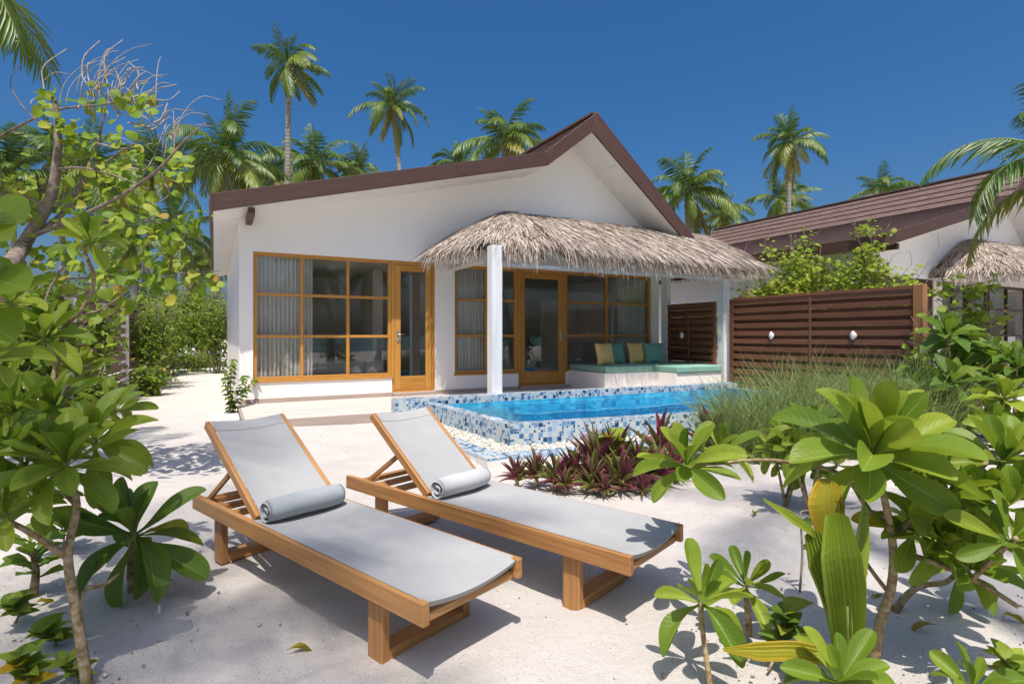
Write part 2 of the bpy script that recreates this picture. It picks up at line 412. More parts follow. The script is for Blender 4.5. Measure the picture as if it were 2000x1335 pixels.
M['palm'] = m_leaf('palm_leaflet', [(0, (.040, .105, .020)), (.35, (.10, .175, .024)), (.62, (.21, .25, .032)), (.82, (.38, .34, .06)), (.94, (.42, .30, .10)), (1, (.28, .18, .10))], (.22, .26, .07), .38, .25, .5, 0., .03, .1)
M['pleat'] = m_leaf('pleated_leaf', [(0, (.20, .29, .03)), (.5, (.33, .40, .045)), (.75, (.42, .36, .04)), (1, (.62, .36, .03))], (.42, .30, .06), .4, .3, .4, 0., .02, .1)
M['rhoeo'] = m_leaf('purple_leaf', [(0, (.17, .022, .065)), (.35, (.34, .055, .14)), (.5, (.17, .075, .05)), (.7, (.16, .18, .045)), (1, (.30, .32, .09))], (.20, .10, .08), .45, .25, .4, 0., .02, .1)
M['blade'] = m_leaf('grass_blade', [(0, (.17, .28, .08)), (.55, (.31, .42, .15)), (.85, (.46, .49, .21)), (1, (.62, .55, .32))], (.2, .25, .08), .55, .3, .3, 0., .02, 0.)

t = NT('coral_crumbs'); M['coral'] = t.done(t.pbr(t.ramp(t.rnd(), [(0, (.16, .12, .09)), (.4, (.34, .28, .23)), (.7, (.62, .57, .5)), (1, (.70, .66, .6))]), .9, None, .2))

M['hem'] = mk_fabric('grey_hem', (.40, .39, .38), 400., .03, .85)
# ---------------------------------------------------------------- leaf templates  (x across, y along, z normal; length 1)
def leaf_t(rows, wfun, half, fold=.12, droop=0., wave=0., cols=2, stemv=0.):
    V = []; UV = []; Q = []
    for i in range(rows+1):
        v = i/rows if rows < 7 else 1-(1-i/rows)**1.45; w = wfun(v)*half
        for j in range(-cols, cols+1):
            u = j/cols
            z = fold*abs(u)*w*2 - droop*v*v + wave*math.sin(v*7+j)*w*.3
            y = v - abs(droop)*.35*v*v*v*.5
            V.append((u*w, y, z)); UV.append((.5+u/2, v))
    c = 2*cols+1
    for i in range(rows):
        for j in range(2*cols): a = i*c+j; Q.append((a, a+1, a+c+1, a+c))
    return np.array(V), Q, UV
def obov(v):
    if v < .12: return .16
    x = (v-.12)/.88
    return .16+.84*math.sin(min(1, x/.68)*PI/2)**1.25 if x < .68 else max(.04, math.sqrt(max(0, 1-((x-.68)/.325)**2.3)))
def lance(v): return max(.02, math.sin(PI*min(1, (v*.93+.07))**.75)**.9)
def ovate(v): return max(.03, math.sin(PI*(v*.96+.03)**.62)**.8)
NAU = [leaf_t(13, obov, .155, .30, .10, .22), leaf_t(13, obov, .17, .40, .30, .32), leaf_t(13, obov, .155, .26, -.18, .22), leaf_t(13, obov, .17, .55, .55, .4)]
NAU_S = [leaf_t(4, obov, .20, .3, .1, 0., 1), leaf_t(4, obov, .21, .3, .35, 0., 1)]
def disc_t(fold=.15, droop=.12):
    V = [(0, 0, 0)]; UV = [(.5, 0)]; Q = []
    pts = [(0, .02), (.32, -.05), (.52, .22), (.50, .55), (.30, .86), (0, 1.0)]
    L = [(-x, y) for x, y in pts[1:-1]]
    ring = pts+L[::-1]
    V = [(0, .45, -.02)]; UV = [(.5, .45)]
    for x, y in ring: V.append((x, y, fold*abs(x)*1.2-droop*y*y)); UV.append((.5+x*.95, y))
    n = len(ring)
    for i in range(n): Q.append((0, 1+(i+1) % n, 1+i))
    return np.array(V), Q, UV
RND = [disc_t(.2, .1), disc_t(.4, .25), disc_t(-.15, .3)]
HED = [leaf_t(2, ovate, .26, .3, .15, 0., 1), leaf_t(2, ovate, .34, .3, .3, 0., 1)]
SPR = [leaf_t(6, ovate, .24, .3, .15, .15, 1), leaf_t(6, ovate, .30, .35, .35, .2, 1)]
RHO = [leaf_t(5, lance, .066, .8, .10, 0., 1), leaf_t(5, lance, .074, .8, .42, 0., 1)]
PLM = leaf_t(3, lance, .03, .5, .28, 0., 1)
def rand_unit(n):
    v = rng.normal(size=(n, 3)); return v/np.linalg.norm(v, axis=1)[:, None]
def ortho(a):
    a = nrm(a); r = np.array([0, 0, 1.]) if abs(a[2]) < .9 else np.array([1., 0, 0])
    x = nrm(np.cross(r, a)); return x, np.cross(a, x), a
def rosette(mb, c, L, axis=(0, 0, 1), n=18, e0=84, e1=-18, T=NAU, rlo=0., rhi=.9, old=.12, flat=.0, phase=None):
    x, y, a = ortho(axis); c = np.asarray(c, float)
    ph = random.random()*6.28 if phase is None else phase
    for i in range(n):
        q = i/(n-1); az = ph+i*2.39996+random.uniform(-.25, .25)
        el = math.radians(e0+(e1-e0)*q**.9+random.uniform(-9, 9))
        d = (x*math.cos(az)+y*math.sin(az))*math.cos(el)+a*math.sin(el)
        up = -(x*math.cos(az)+y*math.sin(az))*math.sin(el)+a*math.cos(el)
        up = up+.35*rng.normal(size=3)
        ln = L*(.74+.3*min(1, q*2.2))*random.uniform(.82, 1.12)
        k = random.choice([0, 0, 1, 2]) if q < .55 else random.choice([0, 1, 1, 3])
        r = random.uniform(rlo, rhi)
        if q > .75 and random.random() < old: r = random.uniform(.90, .985)
        b = c-a*(.10*L*q)+d*.02*L
        mb.inst(T[k % len(T)], b, d, up, ln, ln*random.uniform(.88, 1.15), r)
def bez(pts, n=14):
    """smooth polyline through control points (Catmull-Rom)"""
    P = np.asarray(pts, float)
    if len(P) < 3:
        return np.array([P[0]+(P[-1]-P[0])*t for t in np.linspace(0, 1, max(2, n//2))])
    Q = np.vstack([2*P[0]-P[1], P, 2*P[-1]-P[-2]]); out = []
    m = max(2, n//(len(P)-1))
    for i in range(1, len(Q)-2):
        for t in np.linspace(0, 1, m, endpoint=False):
            p0, p1, p2, p3 = Q[i-1:i+3]
            out.append(.5*((2*p1)+(-p0+p2)*t+(2*p0-5*p1+4*p2-p3)*t*t+(-p0+3*p1-3*p2+p3)*t**3))
    out.append(P[-1]); return np.array(out)
def limb(mb, pts, r0, r1, n=16, sides=7):
    p = bez(pts, n); mb.tube(p, np.linspace(r0, r1, len(p)), sides, random.random())
    return p
# ---------------------------------------------------------------- palms
def frond(leaf, rach, base, az, el, L, droop, r, nl=44, wind=0., lw=1., gap=0.):
    n = 14; d = np.array([math.cos(az)*math.cos(el), math.sin(az)*math.cos(el), math.sin(el)])
    p = np.array(base, float); P = [p.copy()]; D = [d.copy()]
    for i in range(n):
        d = nrm(d+np.array([wind*.05, 0, -droop*(.25+1.5*i/n)/n*1.6])); p = p+d*L/n; P.append(p.copy()); D.append(d.copy())
    P = np.array(P); D = np.array(D)
    rach.tube(P, np.linspace(.035, .006, n+1)*L/3.6, 4, min(1, r), False)
    side0 = nrm(np.cross([math.cos(az), math.sin(az), 0], [0, 0, 1.]))
    tw = random.uniform(-.5, .5)
    B = []; DD = []; UU = []; LL = []; RR = []
    for k in range(nl):
        q = .10+.90*k/(nl-1)
        if random.random() < gap: continue
        x = q*n; i = min(n-1, int(x)); f = x-i
        b = P[i]*(1-f)+P[i+1]*f; dd = nrm(D[i]*(1-f)+D[i+1]*f)
        s = nrm(side0-dd*np.dot(side0, dd)); u = np.cross(s, dd)
        s = nrm(s*math.cos(tw)+u*math.sin(tw)); u = np.cross(s, dd)
        ln = L*.27*(math.sin(PI*(.12+.80*q))**.7)*random.uniform(.85, 1.1)
        for sg in (-1, 1):
            fw = .45+.75*q
            dv = nrm(s*sg+dd*fw+u*random.uniform(-.05, .25)+np.array([wind*.25, 0, -.36-random.uniform(0, .45)]))
            B.append(b); DD.append(dv); UU.append(u+s*sg*.5+.1*rng.normal(size=3)); LL.append(ln*random.uniform(.9, 1.08)); RR.append(np.clip(r+random.uniform(-.12, .12), 0, 1))
    LL = np.array(LL)
    leaf.inst(PLM, np.array(B), np.array(DD), np.array(UU), LL, np.maximum(LL, L*.14)*lw*1.25, np.array(RR))
def crown_mesh(nf, L, seed, wind=.4, nl=40, lo=-42, dead=3, lw=1.):
    global random
    random.seed(seed); leaf = MB(); rach = MB()
    for i in range(nf):
        q = i/(nf-1); az = i*2.39996+random.uniform(-.3, .3)
        el = math.radians(84+(lo-84)*q**.9+random.uniform(-17, 17))
        if i >= nf-dead: el = math.radians(random.uniform(-75, -50))
        r = .08+.62*q*random.uniform(.6, 1.25) if i < nf-dead else random.uniform(.85, 1.)
        ln = L*(.74+.3*min(1, q*2.5))*random.uniform(.66, 1.15)
        frond(leaf, rach, (0, 0, .05-.25*q), az, el, ln, .45+.95*random.random()+.2*(1-q), min(.93, r), nl, wind, lw)
    return leaf, rach
def coconuts(n=7):
    mb = MB()
    for i in range(n):
        a = i*6.28/n; c = np.array([.24*math.cos(a), .24*math.sin(a), -.38-.1*(i % 3)])
        mb.lathe([(.005, -.15), (.08, -.11), (.115, 0), (.09, .09), (.02, .15)], c, (math.cos(a)*.3, math.sin(a)*.3, 1), 8, .5)
    return mb
M['nut'] = m_plain('coconut_husk', (.22, .17, .035), .5, .4, 3., .1, .4)
PALMS = []
def palm_proto(nf, L, seed, wind, **k):
    r = thing('coconut_palm', 'prototype', 'palm tree')
    leaf, rach = crown_mesh(nf, L, seed, wind, **k)
    c = leaf.build('crown', M['palm'], r)
    rach.build('frond_stems', M['greenstem'], c)
    coconuts().build('coconuts', M['nut'], r)
    PALMS.append(r); return r
used_p = set()
def palm(kind, loc, top, label, lean=(0, 0), scale=1., rz=0., r0=.17, r1=.10, group='coconut palms behind the villas', name='coconut_palm'):
    """crown centre at top (x,y,z); trunk grown from the ground at loc"""
    if kind in used_p:
        o = PALMS[kind].copy(); COL.objects.link(o)
        for ch in PALMS[kind].children:
            if not ch.name.startswith('trunk'): copy_tree(ch, o)
    else: o = PALMS[kind]; used_p.add(kind)
    o.name = name
    o.location = (float(loc[0]), float(loc[1]), 0)
    o['label'] = label; o['group'] = group
    dx = np.array([top[0]-loc[0], top[1]-loc[1], top[2]])
    for ch in o.children:
        ch.location = [float(c) for c in dx]; ch.rotation_euler = (.16*math.sin(rz*7+kind), .18*math.cos(rz*5+kind), rz); ch.scale = (scale,)*3
    mb = MB()
    mid = dx*.5+np.array([lean[0], lean[1], 0])
    pts = bez([(0, 0, -.1), (dx*.25)+np.array([lean[0]*.8, lean[1]*.8, 0]), mid, dx*.8+np.array([lean[0]*.4, 0, 0]), dx-np.array([0, 0, .12])], 28)
    rr = np.linspace(r0, r1, len(pts)); rr[:3] *= [1.5, 1.25, 1.1]
    mb.tube(pts, rr, 9, .5)
    mb.build('trunk', M['palmbark'], o, local=True)
    return o
# ---------------------------------------------------------------- bushes of small leaves
def bush(name, label, cat, base, h, spread, nst, nleaf, size, T, mat, group=None, stemr=.02, upright=.6, skirt=.15, jit=.2, twigs=0, stemmat='bark', rlo=0., rhi=1.):
    base = np.asarray(base, float)
    r = thing(name, label, cat, base, 0, group)
    st = MB(); lf = MB(); ends = []
    for i in range(nst):
        a = i*2.4+random.uniform(-.5, .5); k = math.sqrt((i+.5)/nst)
        e = base+np.array([math.cos(a)*spread*k, math.sin(a)*spread*k, h*random.uniform(.68, 1.02)*(1-.25*k*k)])
        m = base+(e-base)*.5+np.array([-math.cos(a)*spread*.12, -math.sin(a)*spread*.12, h*.08])+rng.normal(size=3)*.05*h
        b0 = base+np.array([math.cos(a)*spread*.25*k, math.sin(a)*spread*.25*k, -.03])
        p = limb(st, [b0, b0+(m-b0)*.5+rng.normal(size=3)*.02*h, m, e], stemr*random.uniform(.7, 1.1), stemr*.25, 12, 5)
        ends.append(p)
        for s in range(3):
            j = random.randint(4, len(p)-3); q = p[j]+np.array([random.uniform(-1, 1)*spread*.45, random.uniform(-1, 1)*spread*.45, random.uniform(.05, .22)*h])
            ends.append(limb(st, [p[j], (p[j]+q)/2+rng.normal(size=3)*.03*h, q], stemr*.45, stemr*.15, 8, 4))
    per = max(1, nleaf//len(ends))
    for p in ends:
        t = rng.random(per)**.75*(1-skirt)+skirt
        idx = np.minimum((t*(len(p)-1)).astype(int), len(p)-1)
        c = p[idx]+rng.normal(size=(per, 3))*jit*np.array([1, 1, .8])
        c[:, 2] = np.maximum(c[:, 2], base[2]+.02)
        d = rand_unit(per); d[:, 2] = d[:, 2]*.6-.15
        u = rand_unit(per)*.65; u[:, 2] = np.abs(u[:, 2])+upright; u[:, 1] -= .35
        k = rng.integers(0, len(T), per); sz = size*rng.uniform(.55, 1.15, per)
        cl = rng.random()*.35
        rr = np.clip(rng.uniform(rlo, rhi, per)*.72+cl-.03, 0, 1) if rhi > .9 else rng.uniform(rlo, rhi, per)
        for q in range(len(T)):
            m_ = k == q
            if m_.any(): lf.inst(T[q], c[m_], d[m_], u[m_], sz[m_], sz[m_]*rng.uniform(.85, 1.1, m_.sum()), rr[m_])
    for i in range(twigs):
        p = ends[random.randrange(len(ends))]; e = p[-1]; a = random.uniform(0, 6.28); ln = random.uniform(.25, .6)
        limb(st, [e, e+np.array([math.cos(a)*ln*.3, math.sin(a)*ln*.2, ln*.6]), e+np.array([math.cos(a)*ln*.8, math.sin(a)*ln*.5, ln*random.uniform(.6, 1.)])], stemr*.3, stemr*.12, 8, 4)
    st.build('stems', M[stemmat], r); lf.build('foliage', M[mat], r)
    return r
# ================================================================ ground
def build_ground():
    xs = np.concatenate([[-900, -300, -120, -60, -40, -30, -24, -19, -16, -13, -11, -9.5, -8.5, -7.6, -6.9, -6.3, -5.7, -5.2, -4.8, -4.5], np.arange(-4.3, 6.6, .07), [6.8, 7.2, 7.8, 8.6, 9.6, 11, 13, 16, 20, 26, 34, 46, 60, 120, 300, 900]])
    ys = np.concatenate([[-26, -18, -12, -8, -5, -3, -2, -1, -.3, .3], np.arange(.8, 12.3, .07), [12.6, 13.2, 14, 15, 16.5, 18, 20, 23, 26, 30, 36, 44, 60, 120, 300, 900]])
    nx, ny = len(xs), len(ys)
    X, Y = np.meshgrid(xs, ys, indexing='ij')
    r2 = np.random.default_rng(3); Z = np.zeros_like(X)
    for k in range(46):
        a = r2.random()*6.28; w = r2.uniform(.6, 9.) if k < 30 else r2.uniform(9, 22)
        Z += np.sin(X*math.cos(a)*w+Y*math.sin(a)*w+r2.random()*6.28)*(.0048 if w < 3 else .0024 if w < 9 else .0012)
    for k in range(230):   # old footprints and scuffs
        cx, cy = r2.uniform(-4, 5), r2.uniform(1.4, 9); s = r2.uniform(.06, .14); a = r2.random()*3.14
        dx = (X-cx)*math.cos(a)+(Y-cy)*math.sin(a); dy = -(X-cx)*math.sin(a)+(Y-cy)*math.cos(a)
        g = np.exp(-(dx/s)**2-(dy/s/.55)**2); Z += -.026*g+.011*np.exp(-((np.hypot(dx, dy/.6)-s*1.35)/(.04))**2)
    fade = np.clip((16-np.abs(Y-7))/4, 0, 1)*np.clip((14-np.abs(X))/4, 0, 1)
    Z = Z*fade
    d = np.hypot(X+.3, Y-5.5); Z -= .05*np.exp(-(d/1.0)**2)
    Z[:, 0:2] -= .3
    V = np.stack([X, Y, Z], -1).reshape(-1, 3); Fs = []
    def inside(x, y):
        c = False; P = POOL_MID
        for i in range(len(P)):
            a, b = P[i], P[i-1]
            if (a[1] > y) != (b[1] > y) and x < (b[0]-a[0])*(y-a[1])/(b[1]-a[1])+a[0]: c = not c
        return c
    for i in range(nx-1):
        for j in range(ny-1):
            cx, cy = (xs[i]+xs[i+1])/2, (ys[j]+ys[j+1])/2
            if -2.2 < cx < 6.6 and 5.9 < cy < 12 and inside(cx, cy): continue
            a = i*ny+j; Fs.append((a, a+ny, a+ny+1, a+1))
    me = bpy.data.meshes.new('ground'); me.from_pydata(V.tolist(), [], Fs); me.materials.append(M['sand'])
    me.polygons.foreach_set('use_smooth', [True]*len(Fs)); me.update()
    o = bpy.data.objects.new('ground', me); COL.objects.link(o); struct(o)
    s = MB(); s.add([(-900, -1200, -.45), (900, -1200, -.45), (900, -14, -.45), (-900, -14, -.45)], [(0, 1, 2, 3)])
    struct(s.build('sea', M['sea']))
# pool corner points ------------------------------------------------
WZ, CZ, WAT = .29, .355, .262
def line(px, py, z): return gr(px, py, z)[:2]
cb0 = line(772, 780, CZ); cb1 = line(1418, 748, CZ)           # front edge of the back curb
A = line(996, 829, WZ); A2 = line(1346, 808, WZ)
cd = nrm(cb1-cb0); fd = nrm(A2-A)
Bl = line(835, 787, WZ); ld = nrm(Bl-A)
def isect(p, d, q, e):
    m = np.array([[d[0], -e[0]], [d[1], -e[1]]]); t = np.linalg.solve(m, q-p); return p+d*t[0]
B = cb1; rd = -V2
Bl = isect(A, ld, cb0, cd); Cr = isect(A, fd, B, rd)
OUT = [A, Cr, B, Bl]                                           # counter-clockwise
def offset(poly, w):
    n = len(poly); r = []
    for i in range(n):
        p0, p1, p2 = poly[i-1], poly[i], poly[(i+1) % n]
        d1 = nrm(p1-p0); d2 = nrm(p2-p1); n1 = np.array([-d1[1], d1[0]]); n2 = np.array([-d2[1], d2[0]])
        r.append(isect(p0+n1*w, d1, p1+n2*w, d2))
    return r
POOL_MID = offset(OUT, .08); INN = offset(OUT, .17)
def build_pool():
    r = thing('swimming_pool', 'raised plunge pool clad in blue and white mosaic tiles beside the deck', 'pool', (*A, 0))
    names = ['front', 'right', 'back', 'left']
    for i in range(4):
        a, b = OUT[i], OUT[(i+1) % 4]; c, d = INN[(i+1) % 4], INN[i]
        if i == 2: continue
        mb = MB(); L = np.linalg.norm(b-a)
        # mitred wall with tile uvs in metres on every face
        V = [(*a, -.12), (*b, -.12), (*c, -.95), (*d, -.95), (*a, WZ), (*b, WZ), (*c, WZ), (*d, WZ)]
        W = .17
        mb.add(V[:], [(0, 1, 5, 4), (4, 5, 6, 7)], [[(0, 0), (L, 0), (L, WZ+.12), (0, WZ+.12)], [(0, WZ+.12), (L, WZ+.12), (L-W, WZ+.12+W), (W, WZ+.12+W)]])
        mb.build('pool_wall', M['mosaic'], r)
        mi = MB(); mi.add([(*d, -.95), (*c, -.95), (*c, WZ), (*d, WZ)], [(0, 3, 2, 1)], [[(0, 0), (0, 1.3), (L, 1.3), (L, 0)]])
        mi.build('inner_wall', M['poolblue'], r)
    # back curb, running on past the left corner to the deck
    n = np.array([-cd[1], cd[0]]); e0 = cb0; e1 = cb1+cd*.35; wb = .27; L = np.linalg.norm(e1-e0)
    mb = MB(); q0, q1 = e0+n*wb, e1+n*wb
    V = [(*e0, -.95), (*e1, -.95), (*e1, CZ), (*e0, CZ), (*q0, -.1), (*q1, -.1), (*q1, CZ), (*q0, CZ)]
    mb.add(V, [(0, 1, 2, 3), (3, 2, 6, 7), (5, 4, 7, 6), (4, 0, 3, 7), (1, 5, 6, 2)],
           [[(0, 0), (L, 0), (L, 1.35), (0, 1.35)], [(0, 1.35), (L, 1.35), (L, 1.62), (0, 1.62)], [(0, 0), (L, 0), (L, .5), (0, .5)][::1], [(L+.27, 0.85), (L, .85), (L, 1.35), (L+.27, 1.35)], [(0, 0), (.27, 0), (.27, 1.3), (0, 1.3)]])
    mb.build('pool_curb', M['mosaic'], r)
    w0 = Bl+cd*.16-n*.004; w1 = cb1-cd*.12-n*.004; L2 = np.linalg.norm(w1-w0)
    mb = MB(); mb.add([(*w0, -.95), (*w1, -.95), (*w1, .225), (*w0, .225)], [(0, 1, 2, 3)], [[(0, 0), (L2, 0), (L2, 1.175), (0, 1.175)]]); mb.build('inner_wall', M['poolblue'], r)
    # floor with a shallow ledge at the left end
    mb = MB(); mb.add([(*p, -.95) for p in INN], [(0, 1, 2, 3)]); mb.build('pool_floor', M['poolblue'], r)
    ii = INN; k = .17
    l0, l1 = ii[0], ii[3]; m0 = l0+(ii[1]-l0)*.05; m1 = l1+(ii[2]-l1)*.17
    mb = MB(); mb.poly_extrude([l0+(l1-l0)*.02, m0, m1, l1], -.94, .14); mb.build('pool_step', M['mosaic'], r)
    # gutter with pebbles and white plinth
    P1 = line(952, 896, .055); g = .055
    pl = P1+ld*3.2; go = isect(pl, cd, P1, ld); gf = P1+fd*3.6
    Lp = np.linalg.norm(gf-P1)
    inn0 = A+fd*3.6
    pb = cb0-cd*.02
    lb = isect(cb0, cd, P1, ld)
    mb = MB(); mb.poly_extrude([P1, gf, inn0, A+0*fd, Bl, lb], -.2, g-.03); mb.build('plinth', M['concrete'], r)
    mb = MB()
    def strip(a, b, w, z0, z1):
        d = nrm(b-a); n_ = np.array([-d[1], d[0]]); L_ = np.linalg.norm(b-a)
        V = [(*a, z0), (*b, z0), (*(b+n_*w), z0), (*(a+n_*w), z0), (*a, z1), (*b, z1), (*(b+n_*w), z1), (*(a+n_*w), z1)]
        mb.add(V, [(4, 5, 6, 7), (0, 1, 5, 4), (2, 3, 7, 6), (3, 0, 4, 7), (1, 2, 6, 5)], [[(0, 0), (L_, 0), (L_, w), (0, w)], [(0, 0), (L_, 0), (L_, .05), (0, .05)], [(0, 0), (L_, 0), (L_, .05), (0, .05)], [(0, 0), (w, 0), (w, .05), (0, .05)], [(0, 0), (w, 0), (w, .05), (0, .05)]])
    strip(P1+fd*.26, gf, .26, g-.03, g+.004); strip(lb, P1, .26, g-.03, g+.002)
    mb.build('gutter_border', M['mosaic'], r)
    pe = MB(); rr = np.random.default_rng(5)
    def scatter(a, b, w0, w1, n_):
        d = nrm(b-a); nn = np.array([-d[1], d[0]])
        for _ in range(n_):
            p = a+(b-a)*rr.random()+nn*rr.uniform(w0, w1); s = rr.uniform(.012, .026)
            pe.lathe([(.001, -.6*s), (s*.8, -.35*s), (s, 0), (s*.75, .4*s), (.001, .6*s)], (*p, g-.03+s*.45+rr.random()*.012), (rr.normal()*.3, rr.normal()*.3, 1), 6)
    dl = abs(np.dot(A-P1, np.array([-fd[1], fd[0]]))); dw = abs(np.dot(A-P1, np.array([-ld[1], ld[0]])))
    scatter(P1+fd*.25, gf, .265, max(.33, dl-.01), 520); scatter(lb, P1, .265, max(.34, dw-.0), 620)
    pe.build('pebbles', M['pebble'], r)['kind'] = 'stuff'
    # the water
    mb = MB(); e = offset(OUT, .168)
    gx = 1; mb.add([(*p, WAT) for p in e], [(0, 1, 2, 3)])
    struct(mb.build('pool_water', M['water']))
# ================================================================ villa (local frame: x along the facade, y back, z up)
RL = [(-.41, 3.56), (5.74, 5.17), (7.065, 6.24), (10.75, 3.10)]
def roof_under(s):
    pts = [(-.41, 3.30), (5.78, 4.92), (6.94, 5.85), (10.75, 2.82)]
    for (a, b), (c, d) in zip(pts, pts[1:]):
        if s <= c: return b+(d-b)*(s-a)/(c-a)
    return pts[-1][1]
TOPF, SILL, FLR = 2.85, .54, .225
def build_villa():
    r = thing('villa', 'white villa with a dark brown gabled roof and timber framed windows, behind the pool', 'villa', (C0[0], C0[1], 0), ANG)
    w = MB(); T = .2; D = 10.
    def B(x0, x1, z0, z1): w.b2((x0, 0, z0), (x1, T, z1))
    B(0, .22, -.2, TOPF); B(.22, 2.73, -.2, SILL); B(3.635, 4.07, -.2, TOPF); B(4.07, 5.60, -.2, SILL); B(6.88, 9.5, -.2, SILL); B(9.5, 9.75, -.2, TOPF)
    B(2.73, 3.635, -.2, FLR-.01); B(5.6, 6.88, -.2, FLR-.01)
    ro = lambda s: (s, roof_under(s)+.02)
    w.prism([(0, TOPF), (9.75, TOPF), ro(9.75), ro(6.94), ro(5.78), ro(0)], 0, T)
    w.b2((0, T, -.2), (.2, D, roof_under(.0)+.02)); w.b2((9.55, T, -.2), (9.75, D, roof_under(9.75)+.0)); w.b2((.2, D-.2, -.2), (9.55, D, roof_under(.0)))
    w.build('wall', M['wall'], r, local=True)
    # room behind the glass
    q = MB()
    q.b2((.2, .21, 2.95), (9.55, 6, 3.05)); q.b2((.2, 5.0, .2), (9.55, 5.2, 2.95)); q.b2((4.2, .25, .2), (4.35, 5., 2.95)); q.b2((3.0, 2.6, .2), (3.25, 5., 2.95)); q.b2((.2, 2.9, .2), (1.6, 3.1, 2.95)); q.b2((8.2, 3.3, .2), (9.5, 3.4, 2.4))
    q.build('room_partition', M['dim'], r, local=True)
    q = MB(); q.b2((.2, .2, .1), (9.55, 5.0, FLR)); q.build('room_floor', M['roomfloor'], r, local=True)
    # roof body, shingles in courses, fascia, soffit
    Y0, Y1 = -.90, 10.4
    U = [(-.41, 3.34), (5.78, 4.96), (6.94, 5.89), (10.75, 2.86)]
    b = MB()
    b.prism([(-.40, 3.36), (5.76, 4.97), (6.97, 5.93), (10.72, 2.92), (10.72, 3.06), (7.065, 6.19), (5.74, 5.12), (-.40, 3.52)], Y0+.02, Y1-.05)
    b.build('roof_deck', M['white'], r, local=True)
    sh = MB()
    for (p, q_), ncr in zip(zip(RL, RL[1:]), (19, 5, 14)):
        P = np.array(p); Q = np.array(q_); d = (Q-P)/ncr; nn = nrm(np.array([-d[1], d[0]])); L = np.linalg.norm(d)
        up = d[1] > 0
        for i in range(ncr):
            lo, hi = (P+d*i, P+d*(i+1)) if up else (P+d*(i+1), P+d*i)
            lf_ = .022 if abs(d[1]) < .3*abs(d[0]) else .034
            lo2 = lo+nn*lf_; hi2 = hi+nn*.003; lo = lo-nn*.004; hi = hi-nn*.03
            V = [(lo[0], Y0, lo[1]), (lo2[0], Y0, lo2[1]), (hi2[0], Y0, hi2[1]), (hi[0], Y0, hi[1])]
            V += [(a, Y1, c) for (a, _, c) in V]
            mb_uv = [[(Y0, i*L), (Y1, i*L), (Y1, i*L+L), (Y0, i*L+L)], [(Y0, 0), (Y1, 0), (Y1, .06), (Y0, .06)], [(0, 0), (.05, 0), (.05, L), (0, L)]]
            f = [(1, 5, 6, 2), (0, 4, 5, 1), (0, 1, 2, 3)]
            if not up: f = [tuple(reversed(x)) for x in f]; mb_uv = [list(reversed(x)) for x in mb_uv]
            sh.add(V, f, mb_uv, random.random())
    sh.bar((7.065, Y0, 6.27), (7.065, Y1, 6.27), .20, .05)
    sh.build('roof_shingles', M['tile'], r, local=True)
    fa = MB(); top = [(-.42, 3.585), (5.735, 5.20), (7.065, 6.28), (10.8, 3.115)]; bot = [(-.42, 3.31), (5.80, 4.925), (6.945, 5.825), (10.8, 2.80)]
    for i in range(3):
        poly = [bot[i], bot[i+1], top[i+1], top[i]]
        a = np.array(poly[1])-np.array(poly[0]); L = np.linalg.norm(a)
        k = MB(); V = [(x, -.945, z) for x, z in poly]+[(x, -.897, z) for x, z in poly]
        uvq = [(0, 0), (L, 0), (L, .27), (0, .27)]
        fa.add(V, [(0, 1, 2, 3), (7, 6, 5, 4), (3, 2, 6, 7), (1, 0, 4, 5), (0, 3, 7, 4), (2, 1, 5, 6)], [uvq, uvq[::-1], [(0, 0), (L, 0), (L, .05), (0, .05)], [(0, 0), (L, 0), (L, .05), (0, .05)], [(0, 0), (0, .2), (.05, .2), (.05, 0)], [(0, 0), (0, .2), (.05, .2), (.05, 0)]], .2+.3*i)
    fa.build('verge_fascia', M['dark'], r, local=True, bevel=.006)
    ev = MB(); ev.b2((-.455, -.945, 3.30), (-.405, 10.4, 3.575)); ev.b2((10.75, -.945, 2.80), (10.80, 10.4, 3.09)); ev.build('eave_fascia', M['dark'], r, local=True)
    so = MB()
    def soff(a, b_, n, y0, y1):      # boards running along y across the slope
        a = np.array(a); b_ = np.array(b_); d = (b_-a)/n; nn = nrm(np.array([-d[1], d[0]]))
        for i in range(n):
            un = d/np.linalg.norm(d)*.0025; p = a+d*i+un; q = a+d*(i+1)-un
            so.prism([(p[0], p[1]-.035), (q[0], q[1]-.035), (q[0], q[1]-.005), (p[0], p[1]-.005)], y0, y1)
    soff(U[0], U[1], 2, -.895, -.002); soff(U[1], U[2], 3, -.895, -.002); soff(U[2], U[3], 5, -.895, -.002)
    dy = .19; sl = (U[1][1]-U[0][1])/(U[1][0]-U[0][0])   # eave boards, laid across
    y = 0.
    while y < 10.2:
        so.prism([(-.40, 3.30), (-.003, 3.30+sl*.40), (-.003, 3.335+sl*.40), (-.40, 3.335)], y+.006, y+dy-.006); y += dy
    so.build('soffit', M['white'], r, local=True)
    p = MB(); p.b2((.10, -.893, 3.30), (.20, .0, 3.43)); p.build('purlin_end', M['dark'], r, local=True, bevel=.006)
    # windows
    def window(x0, x1, z0, z1, xs, zs, y=.05):
        fr = MB(); t = .065
        fr.b2((x0, y, z0), (x1, y+.09, z0+t)); fr.b2((x0, y, z1-t), (x1, y+.09, z1)); fr.b2((x0, y+.001, z0+t), (x0+t, y+.089, z1-t)); fr.b2((x1-t, y+.001, z0+t), (x1, y+.089, z1-t))
        xa = [x0+t]+list(xs)+[x1-t]
        for x in xs: fr.b2((x-.028, y+.006, z0+t), (x+.028, y+.084, z1-t))
        for a, b_ in zip(xa, xa[1:]):
            a2 = a+(.028 if a in xs else 0); b2_ = b_-(.028 if b_ in xs else 0)
            for z in zs: fr.b2((a2, y+.010, z-.026), (b2_, y+.080, z+.026))
